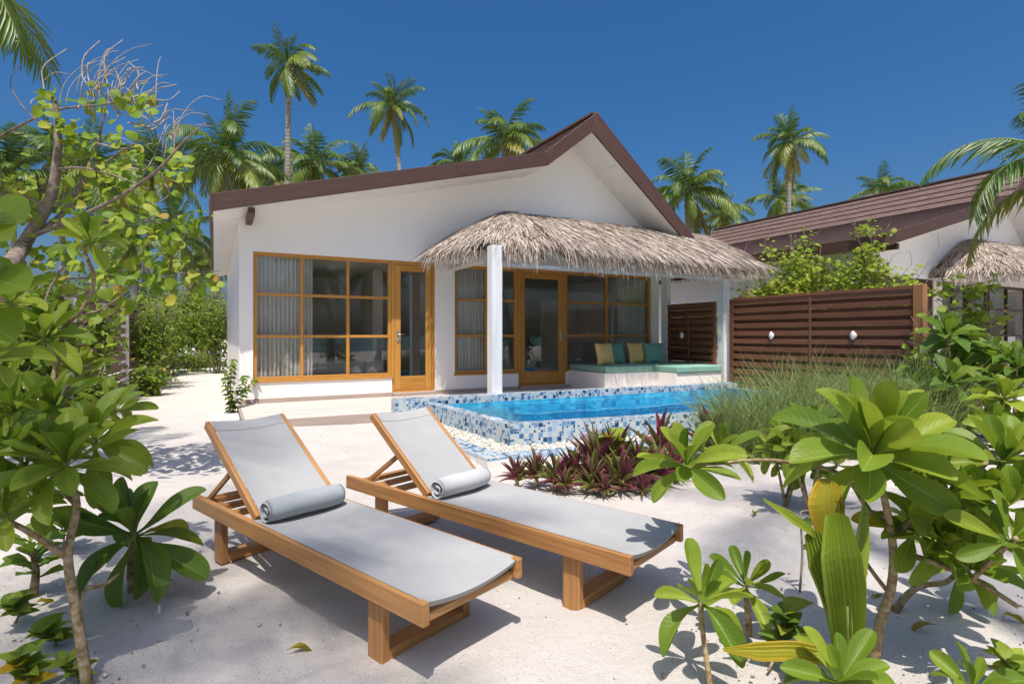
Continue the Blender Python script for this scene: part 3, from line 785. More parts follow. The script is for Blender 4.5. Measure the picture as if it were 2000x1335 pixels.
        o = fr.build('window', M['frame'], r, local=True, bevel=.004)
        g = MB(); g.add([(x0+t-.01, y+.05, z0+t-.01), (x1-t+.01, y+.05, z0+t-.01), (x1-t+.01, y+.05, z1-t+.01), (x0+t-.01, y+.05, z1-t+.01)], [(0, 1, 2, 3)])
        g.build('window_pane', M['glass'], o, local=True)
        s = MB(); s.b2((x0-.02, y-.075, z0-.03), (x1+.02, y-.002, z0+.012)); s.build('window_sill', M['frame'], o, local=True, bevel=.004)
    window(.22, 2.73, SILL, TOPF, [1.045, 1.883], [2.095, 1.335])
    window(4.07, 5.60, SILL, TOPF, [4.84], [2.12, 1.345])
    window(6.88, 9.50, SILL, TOPF, [8.11], [2.14, 1.345])
    def door(x0, x1, hx, hside):
        z0 = FLR; y = .03; fr = MB()
        fr.b2((x0, y, z0), (x0+.06, y+.12, TOPF)); fr.b2((x1-.06, y, z0), (x1, y+.12, TOPF)); fr.b2((x0+.06, y, TOPF-.07), (x1-.06, y+.12, TOPF)); fr.b2((x0+.06, y-.02, z0-.02), (x1-.06, y+.12, z0+.03))
        o = fr.build('door_frame', M['frame'], r, local=True, bevel=.004)
        a, b_ = x0+.063, x1-.063; zb, zt = z0+.034, TOPF-.074; lf = MB()
        lf.b2((a, y+.012, zb), (a+.125, y+.065, zt)); lf.b2((b_-.125, y+.012, zb), (b_, y+.065, zt)); lf.b2((a+.125, y+.014, zt-.13), (b_-.125, y+.063, zt)); lf.b2((a+.125, y+.014, zb), (b_-.125, y+.063, zb+.27))
        l = lf.build('door', M['frame'], r, local=True, bevel=.005)
        g = MB(); g.add([(a+.12, y+.04, zb+.26), (b_-.12, y+.04, zb+.26), (b_-.12, y+.04, zt-.12), (a+.12, y+.04, zt-.12)], [(0, 1, 2, 3)]); g.build('door_pane', M['glass'], l, local=True)
        h = MB(); hz = z0+1.12; h.b2((hx-.022, y-.002, hz-.13), (hx+.022, y+.012, hz+.10)); h.tube([(hx, y, hz+.03), (hx, y-.045, hz+.03), (hx+hside*.02, y-.05, hz+.03), (hx+hside*.12, y-.05, hz+.028)], .010, 8)
        h.lathe([(.012, 0), (.012, .012), (.001, .013)], (hx, y-.002, hz-.07), (0, -1, 0), 10); h.build('door_handle', M['steel'], l, local=True)
    door(2.73, 3.635, 2.86, 1); door(5.60, 6.88, 6.75, -1)
    pl = MB(); pl.b2((-.02, -.035, .14), (2.73, -.002, FLR-.002)); pl.b2((3.64, -.035, .14), (5.6, -.002, FLR-.002)); pl.build('skirting_board', M['deckdark'], r, local=True, bevel=.004)
    for xa_, xb_ in ((2.735, 3.632), (5.605, 6.90)): st = MB(); st.b2((xa_, -.12, .14), (xb_, -.003, FLR-.012)); st.build('door_step', M['deckdark'], r, local=True, bevel=.005)
    return r
def villa_thing(name, label, cat, s, d, z=0., group=None):
    p = hp(s, d, z); return thing(name, label, cat, p, ANG, group)
# ================================================================ thatched porch
RS, RZ = 5.4, 4.02
def porch_pt(q, t, bul=.0):
    """q: along the eave 0..1, t: 0 ridge .. 1 eave"""
    ql = .34
    if q < ql:
        th = q/ql*PI/2; a = abs(math.sin(th))**.55; b = abs(math.cos(th))**.55
        e = np.array([RS-2.06*b, -2.18*a]); rg = np.array([RS, -.02])
    else:
        s = RS+(q-ql)/(1-ql)*(10.85-RS); e = np.array([s, -2.18]); rg = np.array([s, -.02])
    p = rg*(1-t)+e*t
    z = RZ-1.02*t**1.32
    return np.array([p[0], p[1], z+bul])
def build_porch():
    r = thing('thatched_porch', 'porch roof of grey brown thatch on white posts over the sofa and villa doors', 'porch', (C0[0], C0[1], 0), ANG)
    rs = np.random.default_rng(11); random.seed(5)
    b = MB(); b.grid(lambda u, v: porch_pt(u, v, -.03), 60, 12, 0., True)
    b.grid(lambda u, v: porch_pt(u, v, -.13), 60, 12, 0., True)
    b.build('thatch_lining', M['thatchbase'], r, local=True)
    P0 = np.array([[3.95, -2.13]])
    def strands(N, tlo, thi, llo, lhi, lift, hang, mb=None):
        mb = mb or MB()
        q = rs.random(N)**1.0; q = np.where(rs.random(N) < .22, rs.random(N)*.34, .34+rs.random(N)*.66)
        t = tlo+(thi-tlo)*rs.random(N)
        for i in range(N):
            p = porch_pt(q[i], t[i]); p2 = porch_pt(q[i], t[i]+.02)
            dn = nrm(p2-p); e = 1e-3
            al = nrm(porch_pt(min(1, q[i]+.004), t[i])-porch_pt(q[i]-.004 if q[i] > .01 else 0, t[i]))
            n_ = nrm(np.cross(al, dn)); n_ = n_ if n_[2] > 0 else -n_
            al = np.cross(dn, n_)
            ln = rs.uniform(llo, lhi); w = rs.uniform(.004, .0115)
            if q[i] > .985: dn = nrm(dn+np.array([.35, 0, 0])*rs.random())
            d = nrm(dn+al*rs.normal()*.20+n_*rs.uniform(-.02, .16)*lift)
            x = p+n_*rs.uniform(.0, .05)*lift; nseg = 4; V = []
            sw = nrm(al+n_*rs.normal()*.35)
            skip = abs(p[0]-3.95) < .17 and p[1] < -1.7 and t[i] > .93
            if skip: continue
            g = hang*rs.uniform(.6, 1.4)
            crl = rs.normal()*.06
            for k in range(nseg+1):
                ww = w*(1-.75*(k/nseg)**2); V += [x-sw*ww, x+sw*ww]
                d = nrm(d+np.array([0, 0, -g])+al*crl); x = x+d*ln/nseg
            tone = np.clip(rs.normal(.52, .24)-(.12 if hang > .3 and rs.random() < .3 else 0), 0, 1)
            mb.add(V, [(2*k, 2*k+1, 2*k+3, 2*k+2) for k in range(nseg)], None, tone, True)
        return mb
    strands(12500, .0, .98, .35, .62, 1., .05).build('thatch', M['thatch'], r, local=True)
    fr_ = strands(4600, .88, 1.0, .24, .54, .6, .42); strands(260, .95, 1.0, .45, .68, .5, .5, fr_).build('thatch_fringe', M['thatch'], r, local=True)
    wd = .10
    p = MB(); p.b2((3.95-wd, -2.13-wd, .12), (3.95+wd, -2.13+wd, 2.92)); p.build('post', M['post'], r, local=True, bevel=.006)
    p = MB(); p.b2((10.0-wd, -1.85-wd, .12), (10.0+wd, -1.85+wd, 2.97)); p.build('post', M['post'], r, local=True, bevel=.006)
    p = MB(); p.b2((9.76, -.26, .0), (9.92, -.06, 2.97)); p.build('post', M['post'], r, local=True, bevel=.006)
    p = MB(); p.b2((4.06, -2.025, 2.60), (10.9, -1.965, 2.655)); p.build('eave_beam', M['post'], r, local=True)
    for x_ in (3.95, 10.0): p = MB(); p.b2((x_-.03, -1.74, 2.68), (x_+.03, -.01, 2.74)); p.build('tie_beam', M['post'], r, local=True)
    p = MB()
    for s in np.arange(4.4, 10.9, .6):
        a = porch_pt(.34+(s-RS)/(11-RS)*.66, .03) if s > RS else np.array([s, -.1, 3.55]); e = np.array([s, -2.1, 2.78]); 
        if s <= RS: a = np.array([s, -.1, RZ-1.02*((RS-s)/2.06)**1.32-.22])
        else: a = a+np.array([0, 0, -.2])
        p.bar(a, e, .05, .07)
    p.build('rafters', M['dark'], r, local=True)
    return r
# ================================================================ deck, fences, bench, furniture
def build_deck():
    r = villa_thing('deck', 'bleached timber deck running along the front of the villa', 'deck', 0, 2.19)
    mb = MB(); bw = .145; y = -.036
    D0 = gr(479.5, 822, .145); 
    k = 0
    while y > -2.19:
        y1 = max(y-bw, -2.19)
        x1 = 9.7
        mb.b2((.0, y1+.004, .11), (x1, y, .145)); y -= bw; k += 1
    mb.b2((2.1, -2.34, .105), (9.7, -2.194, .143))
    o = mb.build('deck_boards', M['deck'], r, local=True, bevel=.003); o.location = (0, 2.19, 0)
    mb = MB(); mb.b2((-.03, -2.23, -.05), (3.2, -2.192, .140)); mb.b2((-.035, -2.19, -.05), (-.003, -.0, .143))
    o = mb.build('deck_edge_board', M['deckdark'], r, local=True, bevel=.004); o.location = (0, 2.19, 0)
    # white concrete pad at the house corner
    t = villa_thing('concrete_block', 'low white concrete block at the foot of the villa corner, beside the deck', 'block', -.2, 1.3)
    mb = MB(); mb.b2((-.22, -.2, -.05), (.155, .45, .10)); mb.build('block_body', M['concrete'], t, local=True, bevel=.01)
def slat_fence(name, label, a, b, z0, z1, posts, mat, pmat, depth=.05, group=None, sh=.095, gap=.066, back=True, face=1):
    cnt = int((z1-.045-z0+gap)/(sh+gap)); gap = (z1-.045-z0-cnt*sh)/(cnt-1)
    a = np.array(a[:2]); b = np.array(b[:2]); L = np.linalg.norm(b-a); d = (b-a)/L; n = np.array([-d[1], d[0]])*face
    r = thing(name, label, 'fence', (*a, 0), 0, group)
    mb = MB(); z = z0
    i3 = lambda p, zz: np.array([p[0], p[1], zz])
    ax = ((d[0], d[1], 0), (n[0], n[1], 0), (0, 0, 1))
    while z+sh <= z1-.04:
        mb.box(i3((a+b)/2+n*.035, z+sh/2), (L-.02, .022, sh), ax)
        if back: mb.box(i3((a+b)/2-n*.06, z+sh+gap/2+random.uniform(-.003, .003)), (L-.02, .018, gap+.004), ax)
        z += sh+gap
    mb.build('slat_panel', mat, r, bevel=.003)
    tr = MB(); tr.box(i3((a+b)/2+n*.012, z1-.02), (L, .10, .04), ax); tr.build('top_rail', mat, r, bevel=.004)
    ba = MB()
    for q in (.5,): ba.box(i3(a+(b-a)*q+n*.054, (z0+z1)/2-.03), (.045, .014, z1-z0-.08), ax)
    ba.build('batten', mat, r, bevel=.003)
    for (q, w, zt, pm) in posts:
        p = MB(); p.box(i3(a+d*q, zt/2-.05), (w, w, zt+.1), ax); p.build('post', pm, r, bevel=.006)
    return r, a, d, n
def wall_lamp(p, n, label):
    p = np.array(p); r = thing('bulkhead_lamp', label, 'wall lamp', p, 0, 'bulkhead lamps on the slatted fence')
    b = MB(); b.lathe([(.001, 0), (.062, 0), (.062, .014), (.052, .018)], p, (*n, 0), 20); b.build('lamp_base', M['white'], r)
    g = MB(); x = np.array([*n, 0.])
    def fn(u, v):
        th = v*2*PI; ph = u*PI/2; rr = math.sin(ph+1e-3)
        side = np.array([-n[1], n[0], 0.])
        return p+x*(.016+.034*math.cos(ph))+side*rr*.046*math.cos(th)+np.array([0, 0, 1.])*rr*.085*math.sin(th)
    g.grid(fn, 8, 20); g.build('lamp_glass', M['lamp'], r)
def cushion(name, label, c, ax_x, ax_n, w, h, th, mat, group=None):
    """scatter cushion: x along ax_x, thickness along ax_n, up follows"""
    c = np.array(c, float); x = nrm(ax_x); n = nrm(ax_n); up = nrm(np.cross(n, x)); up = up if up[2] > 0 else -up
    mb = MB()
    def f(sgn):
        def g(u, v):
            a, b = u*2-1, v*2-1
            t = th*.5*((1-abs(a)**2.6)*(1-abs(b)**2.6))**.55
            pin = 1-.07*(1-(abs(a)*abs(b))**1.2)*max(abs(a), abs(b))**4
            wr = .004*math.sin(9*a+4*b)*(1-a*a)
            return c+x*a*w/2*(1-.05*(1-b*b)*0)*pin+up*b*h/2*pin+n*sgn*(t+wr)
        return g
    mb.grid(f(1), 14, 14, .5, True, lambda a, b: (a*w, b*h)); mb.grid(f(-1), 14, 14, .5, True, lambda a, b: (a*w, b*h))
    o = mb.build(name, mat); tag(o, label, 'cushion', group); return o
def build_bench():
    r = villa_thing('built_in_sofa', 'L shaped white masonry sofa base with sage green seat pads under the thatch', 'sofa', 6.92, 0)
    def tr(mb, nm, mat, bev): o = mb.build(nm, mat, r, local=True, bevel=bev, seg=3); o.location = (-6.92, 0, 0); return o
    mb = MB(); mb.poly_extrude([(6.92, -.012), (6.92, -1.40), (8.30, -1.40), (8.30, -2.08), (9.66, -2.08), (9.66, -.012)], .12, .545); tr(mb, 'sofa_base', M['wall'], .008)
    mb = MB(); mb.b2((6.95, -1.42, .548), (8.285, -.02, .69)); tr(mb, 'seat_pad', M['green'], .03)
    mb = MB(); mb.b2((8.295, -2.12, .548), (9.655, -.02, .69)); tr(mb, 'seat_pad', M['green'], .03)
    ux = np.array([*U2, 0]); vn = np.array([*-V2, .0])
    def cu(px, py, d, mat, label, tilt, yaw):
        t = (px-1000)/F; base = C0-d*V2
        s = (base[1]*t-base[0])/(U2[0]-U2[1]*t); p = hp(s, d, .69+.245)
        ax = ux*math.cos(yaw)+vn*math.sin(yaw); nn = vn*math.cos(yaw)-ux*math.sin(yaw)+np.array([0, 0, tilt])
        cushion('scatter_cushion', label, p, ax, nn, .52, .50, .19, mat, 'scatter cushions on the sofa')
    cu(1202, 685, .40, M['teal'], 'teal scatter cushion tucked behind the yellow one nearest the door', .2, .05)
    cu(1181, 685, .66, M['yellow'], 'mustard yellow scatter cushion leaning in front of a teal cushion', .25, -.1)
    cu(1243, 682, .45, M['yellow'], 'mustard yellow scatter cushion tucked behind a teal cushion by the fence', .25, -.05)
    cu(1277, 684, .62, M['teal'], 'teal scatter cushion at the fence end of the sofa', .3, .25)
def build_curtains():
    def cur(x0, x1, label, y=.19, n=9, z0=.30, z1=2.92):
        o_ = villa_thing('curtain', label, 'curtain', x0, -y, 0, 'white curtains inside the villa windows')
        mb = MB(); w = x1-x0
        def f(u, v):
            a = u*n*2*PI; return (u*w+.018*math.sin(a*2.3)*(1-v)*.4, .045*math.sin(a)*(1-.25*v)+.012*math.sin(a*.37+2*v), z0+(z1-z0)*v)
        mb.grid(f, n*12, 4, .5, True, lambda a, b: (a*w, b*2.6)); mb.build('curtain_cloth', M['curtain'], o_, local=True)
        rl = MB(); rl.tube([(-.05, 0, z1+.01), (w+.05, 0, z1+.01)], .012, 8); rl.build('curtain_rail', M['steel'], o_, local=True)
    cur(.24, 1.04, 'white curtain gathered at the left end of the big left window', n=11)
    cur(1.06, 1.26, 'narrow edge of white curtain behind the second pane column of the left window', .22, 3)
    cur(4.1, 5.05, 'white curtain behind the narrow window between the two doors', n=12)
    cur(8.55, 9.45, 'white curtain at the far right window above the sofa', n=11)
    b = villa_thing('bed', 'bed with pale linen seen through the large left window', 'bed', 1.3, -1.6)
    mb = MB(); mb.b2((0, 0, .22), (1.7, 2.0, .5)); mb.build('bed_base', M['roomfloor'], b, local=True, bevel=.02)
    mb = MB(); mb.b2((-.02, -.05, .5), (1.72, 1.95, .80)); mb.build('mattress', M['bed'], b, local=True, bevel=.07, seg=4)
# ---------------------------------------------------------------- sun loungers
LW, HR = .577, .36
def build_lounger(Fp, ldir, length, khinge, btop, label):
    Fp = np.array([Fp[0], Fp[1], 0.]); ld_ = np.array([*nrm(ldir), 0.]); wd = np.array([ld_[1], -ld_[0], 0.])
    Z = np.array([0, 0, 1.]); r = thing('sun_lounger', label, 'sun lounger', Fp, 0, 'teak sun loungers on the sand')
    W = LW
    P = lambda k, w, z: Fp+ld_*k+wd*w+Z*z
    ax = (ld_, wd, Z); t = .034; rh = .088
    for w in (t/2, W-t/2):
        mb = MB(); mb.box(P(length/2, w, HR-rh/2), (length, t, rh), ax); mb.build('side_rail', M['teak'], r, bevel=.005, seg=2)
    for k in (.345, 1.90):
        for w in (t+.022, W-t-.022):
            mb = MB(); mb.box(P(k, w, (HR-.012)/2), (HR-.012, .098, .042), (Z, ld_, wd)); mb.build('leg', M['teak'], r, bevel=.005, seg=2)
        mb = MB(); mb.box(P(k, W/2, .028), (W-2*t-.088, .098, .05), (wd, ld_, Z)); mb.build('foot_rail', M['teak'], r, bevel=.005)
    for k, z in ((.05, HR-.075), (khinge+.02, HR-.06), (length-.06, HR-.05), (length-.22, HR-.055), (length-.40, HR-.055)):
        mb = MB(); mb.box(P(k, W/2, z), (W-2*t-.004, .045, .035), (wd, ld_, Z)); mb.build('cross_bar', M['teak'], r, bevel=.004)
    # seat sling, sagging towards the middle and over the front bar
    mb = MB(); k0, k1 = .012, khinge-.01
    def seat(u, v):
        k = k0+(k1-k0)*u; s = (2*v-1); sag = .030*(1-s*s)*(1-.35*u)
        e = .0 if u > .02 else .0
        return P(k, t*.55+(W-t*1.1)*v, HR+.003-sag-(0.010 if u < .012 else 0))
    mb.grid(seat, 40, 12, .5, True, lambda a, b: (a*(k1-k0), b*W))
    def hem(u, v):
        s = (2*v-1); sag = .030*(1-s*s); return P(k0-.004+.012*u, t*.9+(W-t*1.8)*v, HR-.002-sag-.024*u)
    mb.grid(hem, 2, 12, .5, True, lambda a, b: (a*.03, b*W))
    mb.build('seat_sling', M['sling'], r)
    # backrest
    kb, zb = khinge, HR+.0; kt, zt = btop; bd = nrm(ld_*(kt-kb)+Z*(zt-zb)); bn = np.cross(wd, bd); bn = bn if bn[2] > 0 else -bn
    bl = math.hypot(kt-kb, zt-zb); b0 = P(kb, 0, zb)
    ins = t+.004
    for w in (ins+.014, W-ins-.014):
        mb = MB(); mb.box(b0+wd*w+bd*bl/2, (bl, .028, .05), (bd, wd, bn)); mb.build('backrest_rail', M['teak'], r, bevel=.004, seg=2)
    for q in (.03, bl-.03): mb = MB(); mb.box(b0+wd*W/2+bd*q-bn*.022, (W-2*ins-.06, .03, .022), (wd, bd, bn)); mb.build('backrest_bar', M['teak'], r, bevel=.003)
    mb = MB()
    def bk(u, v):
        s = 2*v-1; sag = .02*(1-s*s); return b0+wd*(ins+.030+(W-2*ins-.06)*v)+bd*(.005+(bl-.008)*u)+bn*(.022-sag)
    mb.grid(bk, 16, 10, .5, True, lambda a, b: (a*bl, b*W)); mb.build('backrest_sling', M['sling'], r)
    mb = MB()
    def hb(u, v):
        p = bk(1-.11*u, v); return p+bn*.0025
    mb.grid(hb, 3, 10, .5, True, lambda a, b: (a*.08, b*W)); mb.build('sling_hem', M['hem'], r)
    # prop that holds the backrest, resting in the notched rack
    mb = MB(); a = bl*.52
    for w in (ins+.045, W-ins-.045):
        mb.bar(b0+wd*w+bd*a-bn*.03, P(kb+bl*.50+.33, w, HR-.045), .022, .03)
    mb.bar(P(kb+bl*.50+.33, ins+.03, HR-.035), P(kb+bl*.50+.33, W-ins-.03, HR-.035), .022, .022)
    mb.build('prop', M['teak'], r, bevel=.003)
    for w in (t+.02, W-t-.02):
        mb = MB(); mb.box(P((khinge+length)/2+.05, w, HR-.055), (length-khinge-.2, .03, .03), ax)
        for q in range(4): mb.box(P(khinge+.35+q*.09, w, HR-.032), (.03, .03, .018), ax)
        mb.build('notched_rack', M['teak'], r, bevel=.003)
    return r, P, ld_, wd
def build_towel(c, axis, length, mat, label, seed):
    axis = nrm(axis); c = np.array(c, float); rs = np.random.default_rng(seed)
    x = nrm(np.cross(axis, [0, 0, 1.])); z = np.cross(x, axis)
    turns = 3.6; N = 90; th = .0155; mb = MB()
    R = lambda a: .010+th*a/(2*PI)
    A_ = np.linspace(0, turns*2*PI, N); out = []; 
    wob = lambda a: 1+.03*math.sin(a*1.7)+.02*math.sin(a*3.1+1)
    prof_o = [((R(a)+th*.46)*math.cos(a+.6)*wob(a), (R(a)+th*.46)*math.sin(a+.6)*wob(a)) for a in A_]
    prof_i = [((R(a)-th*.30)*math.cos(a+.6)*wob(a), (R(a)-th*.30)*math.sin(a+.6)*wob(a)) for a in A_]
    loop = prof_o+prof_i[::-1]; n = len(loop); m = 22; V = []
    for j in range(m+1):
        q = j/m; s = (q-.5)*length; puff = 1-.10*abs(2*q-1)**8; b = .004*math.sin(q*9+seed)
        for (a, b_) in loop:
            rad = math.hypot(a, b_)
            V.append(c+axis*(s+(.010*math.sin(rad*190) if j in (0, m) else 0))+x*(a*puff+b)+z*(b_*puff*(.96)))
    Q = []; uv = []
    for j in range(m):
        for i in range(n):
            i2 = (i+1) % n; Q.append((j*n+i, j*n+i2, (j+1)*n+i2, (j+1)*n+i)); uv.append([(i*.012, j*length/m), (i*.012+.012, j*length/m), (i*.012+.012, (j+1)*length/m), (i*.012, (j+1)*length/m)])
    mb.add(V, Q, uv, .5, True)
    for j in (0, m):
        cap = [[j*n+i, j*n+i+1, j*n+n-2-i, j*n+n-1-i] for i in range(N-1)]
        mb2 = cap
        base = mb.n-len(V)
        for f in cap: mb.f.append([a+base for a in f]); mb.uv.append([(0, 0), (.01, 0), (.01, .01), (0, .01)]); mb.sm.append(False)
    o = mb.build('rolled_towel', mat); tag(o, label, 'towel', 'rolled towels on the loungers'); return o
EXPO, SKYS, SUNE = 1.0, .065, 2.6
# ================================================================ assemble
S.render.engine = 'CYCLES'
S.view_settings.view_transform = 'Standard'; S.view_settings.look = 'None'; S.view_settings.exposure = EXPO; S.view_settings.gamma = 1
S.cycles.max_bounces = 8; S.cycles.transparent_max_bounces = 12; S.cycles.caustics_reflective = False
W = bpy.data.worlds.new('World'); S.world = W; W.use_nodes = True
nt = W.node_tree; nt.nodes.clear()
sky = nt.nodes.new('ShaderNodeTexSky'); sky.sky_type = 'NISHITA'; sky.sun_disc = False
sky.sun_elevation = math.radians(65); sky.sun_rotation = math.radians(180)
sky.air_density = 1.; sky.dust_density = 4.5; sky.ozone_density = 6.9
hs = nt.nodes.new('ShaderNodeHueSaturation'); hs.inputs['Saturation'].default_value = 1.33; hs.inputs['Value'].default_value = 1.
bg = nt.nodes.new('ShaderNodeBackground'); bg.inputs[1].default_value = SKYS
out = nt.nodes.new('ShaderNodeOutputWorld')
nt.links.new(sky.outputs[0], hs.inputs['Color']); nt.links.new(hs.outputs[0], bg.inputs[0]); nt.links.new(bg.outputs[0], out.inputs[0])
sl = bpy.data.lights.new('sun', 'SUN'); sl.energy = SUNE; sl.angle = math.radians(.53); sl.color = (1., .955, .89)
so = bpy.data.objects.new('sun', sl); COL.objects.link(so); so.rotation_euler = (math.radians(25), 0, math.radians(1.5)); so.location = (0, -5, 20)
cam = bpy.data.cameras.new('camera'); cam.sensor_width = 36; cam.lens = 36*F/2000; cam.shift_y = -(667.5-HOR)/2000; cam.clip_end = 3000; cam.clip_start = .05
co = bpy.data.objects.new('camera', cam); COL.objects.link(co); co.location = (0, 0, H); co.rotation_euler = (PI/2, 0, 0); S.camera = co

build_ground(); build_pool()
villa = build_villa()
porch = build_porch()
sh = 13.05*U2+3.05*(-V2)*1.0
v2 = copy_tree(villa); v2.location = (C0[0]+sh[0], C0[1]+sh[1], 0)
for o_ in v2.children_recursive:
    if o_.name.split('.')[0] in ('window', 'door', 'door_frame', 'window_sill'):
        o_.material_slots[0].link = 'OBJECT'; o_.material_slots[0].material = M['dark']  # neighbour's honey frames recoloured dark, shade put into their colour
v2['label'] = 'neighbouring white villa at the right edge, its shingled brown roof half hidden by shrubs'
p2 = copy_tree(porch); p2.location = (C0[0]+sh[0], C0[1]+sh[1], 0)
p2['label'] = 'thatched porch of the neighbouring villa at the right edge of the photo'
for o, g in ((villa, 'white villas'), (v2, 'white villas'), (porch, 'thatched villa porches'), (p2, 'thatched villa porches')): o['group'] = g
build_deck(); build_bench(); build_curtains()
# fences
fa = hp(9.98, 2.12); fb = hp(9.98, 5.9)
r, a_, d_, n_ = slat_fence('slatted_fence', 'red brown slatted privacy fence standing right of the plunge pool', fa, fb, .16, 2.17, [(.0, .10, 2.17, M['fence']), (3.80, .15, 2.20, M['fpost'])], M['fence'], M['fpost'], face=-1)
def on_fence(px, p, n_off):
    t = (px-1000)/F; q = (p[0]-t*p[1])/(t*d_[1]-d_[0]); c = p+d_*q; return np.array([c[0], c[1], H])
nn = -np.array([-d_[1], d_[0]])
nn = np.array([d_[1], -d_[0]])
for px, lab in ((1507, 'white oval lamp on the long slatted fence, close to the porch post'), (1667, 'white oval lamp in the middle of the long slatted fence')):
    wall_lamp(on_fence(px, a_+nn*.05, 0), nn, lab)
r, a2_, _, _ = slat_fence('slatted_fence', 'shorter dark slatted fence panel closing the porch behind the sofa', hp(9.84, .2), hp(9.84, 1.74), .12, 2.11, [(.05, .08, 2.1, M['fence']), (1.52, .08, 2.1, M['fence'])], M['fence'], M['fence'], face=-1)
wall_lamp(on_fence(1332, a2_+nn*.05, 0), nn, 'white oval lamp on the short fence panel above the sofa')
# left boundary fence of the next garden, weathered slats on white posts
la = np.array([-7.35, 9.0]); lb_ = np.array([-12.6, 20.8]); L_ = np.linalg.norm(lb_-la)
r, a3_, d3_, n3_ = slat_fence('garden_fence', 'weathered brown slat fence on white posts left of the sand path', la, lb_, .15, 2.2, [(q, .17, 2.0, M['white']) for q in (.55, 2.45, 4.6, 6.7, 8.8)], M['greyfence'], M['white'], face=-1, sh=.14, gap=.05)
# loungers
F1 = gr(826, 1181, HR); F2 = gr(1231, 1088, HR)
ldir = np.array([-.761, .649])
r1, P1_, l1, w1 = build_lounger(F1, ldir, 2.19, 1.42, (2.10, .80), 'front teak sun lounger with grey sling and a blue grey rolled towel')
r2, P2_, l2, w2 = build_lounger(F2, ldir, 2.24, 1.42, (2.00, .80), 'teak sun lounger nearer the pool, with a pale grey rolled towel')
build_towel(P1_(1.325, .275, HR+.055), w1, .45, M['towel_blue'], 'blue grey rolled towel at the backrest foot of the front lounger', 1)
build_towel(P2_(1.325, .255, HR+.055), w2, .43, M['towel_grey'], 'pale grey rolled towel on the lounger nearer the pool', 2)
# ---------------------------------------------------------------- palms
PL = [  # nfronds, frond length, seed, wind
    (25, 4.4, 21, .35), (27, 4.8, 22, -.2), (24, 4.3, 23, .6), (28, 5.0, 24, .2)]
for a in PL: palm_proto(a[0], a[1], a[2], a[3], nl=38, lw=1.25)
def palm_px(kind, px, py, Y, base_px, label, scale=1., rz=0., lean=(0, 0), r0=.17, r1=.10):
    top = at(px, py, Y); bx = (base_px-1000)/F*Y
    return palm(kind, (bx, Y+.3), top, label, lean, scale, rz, r0, r1)
palm_px(2, 563, 122, 28, 588, 'tallest coconut palm with a long pale bare trunk above the left roof slope', .56, .3, (-.4, 0), .19, .12)
palm_px(0, 766, 205, 29, 800, 'slender leaning coconut palm above the middle of the left roof slope', .50, 1.2, (.25, 0), .17, .10)
palm_px(3, 440, 305, 25, 408, 'broad coconut palm rising just left of the villa roof corner', .66, .9)
palm_px(1, 985, 275, 30, 985, 'coconut palm whose crown shows left of the roof ridge', .62, 2.2)
palm_px(2, 893, 318, 33, 893, 'small palm crown just clearing the roof left of the ridge', .50, 4.2)
palm_px(1, 1342, 368, 27, 1352, 'coconut palm rising just right of the villa gable', .56, .5, (0, 0), .18, .12)
palm_px(3, 1412, 415, 29, 1400, 'low bushy palm between the gable palm and the neighbouring roof', .42, 3.)
palm_px(0, 1543, 275, 28, 1552, 'tall slim coconut palm standing over the neighbouring roof', .48, 2.6, (-.15, 0), .15, .10)
palm_px(2, 1520, 385, 32, 1500, 'shorter palm crossing the trunk of the tall slim palm on the right', .55, 5.4)
palm_px(1, 1722, 372, 36, 1722, 'palm crown peeking over the neighbouring roof, farthest right', .46, 3.9)
palm_px(1, 612, 318, 34, 612, 'palm crown behind the left roof slope beside the tallest trunk', .66, 1.7)
palm_px(0, 700, 330, 35, 700, 'low palm crown behind the left roof slope under the leaning palm', .50, 3.4)
palm_px(3, 535, 345, 33, 530, 'palm crown half hidden behind the left end of the roof', .42, 5.)
palm_px(0, 300, 325, 27, 262, 'palm in the left grove with its crown behind the bare twigs', .62, 4.4)
palm_px(2, 185, 320, 24, 205, 'palm in the left grove behind the round leaved tree', .60, 1.1)
palm_px(1, 105, 300, 26, 135, 'palm in the left grove with a yellowing crown', .58, 2.9)
palm_px(3, 18, 335, 24, 30, 'palm at the far left edge, low in the grove', .50, .4)
palm_px(0, 340, 455, 24, 330, 'low palm with drooping fronds left of the villa corner', .52, 2.2)
palm_px(2, 262, 470, 22, 255, 'small palm with a ringed grey trunk left of the sand path', .42, 3.8)
palm_px(1, 395, 510, 34, 396, 'small distant palm at the end of the sand path', .5, 1.)
palm_px(3, 228, 395, 30, 232, 'dark dense palm crown in the middle of the left grove', .55, 1.9)
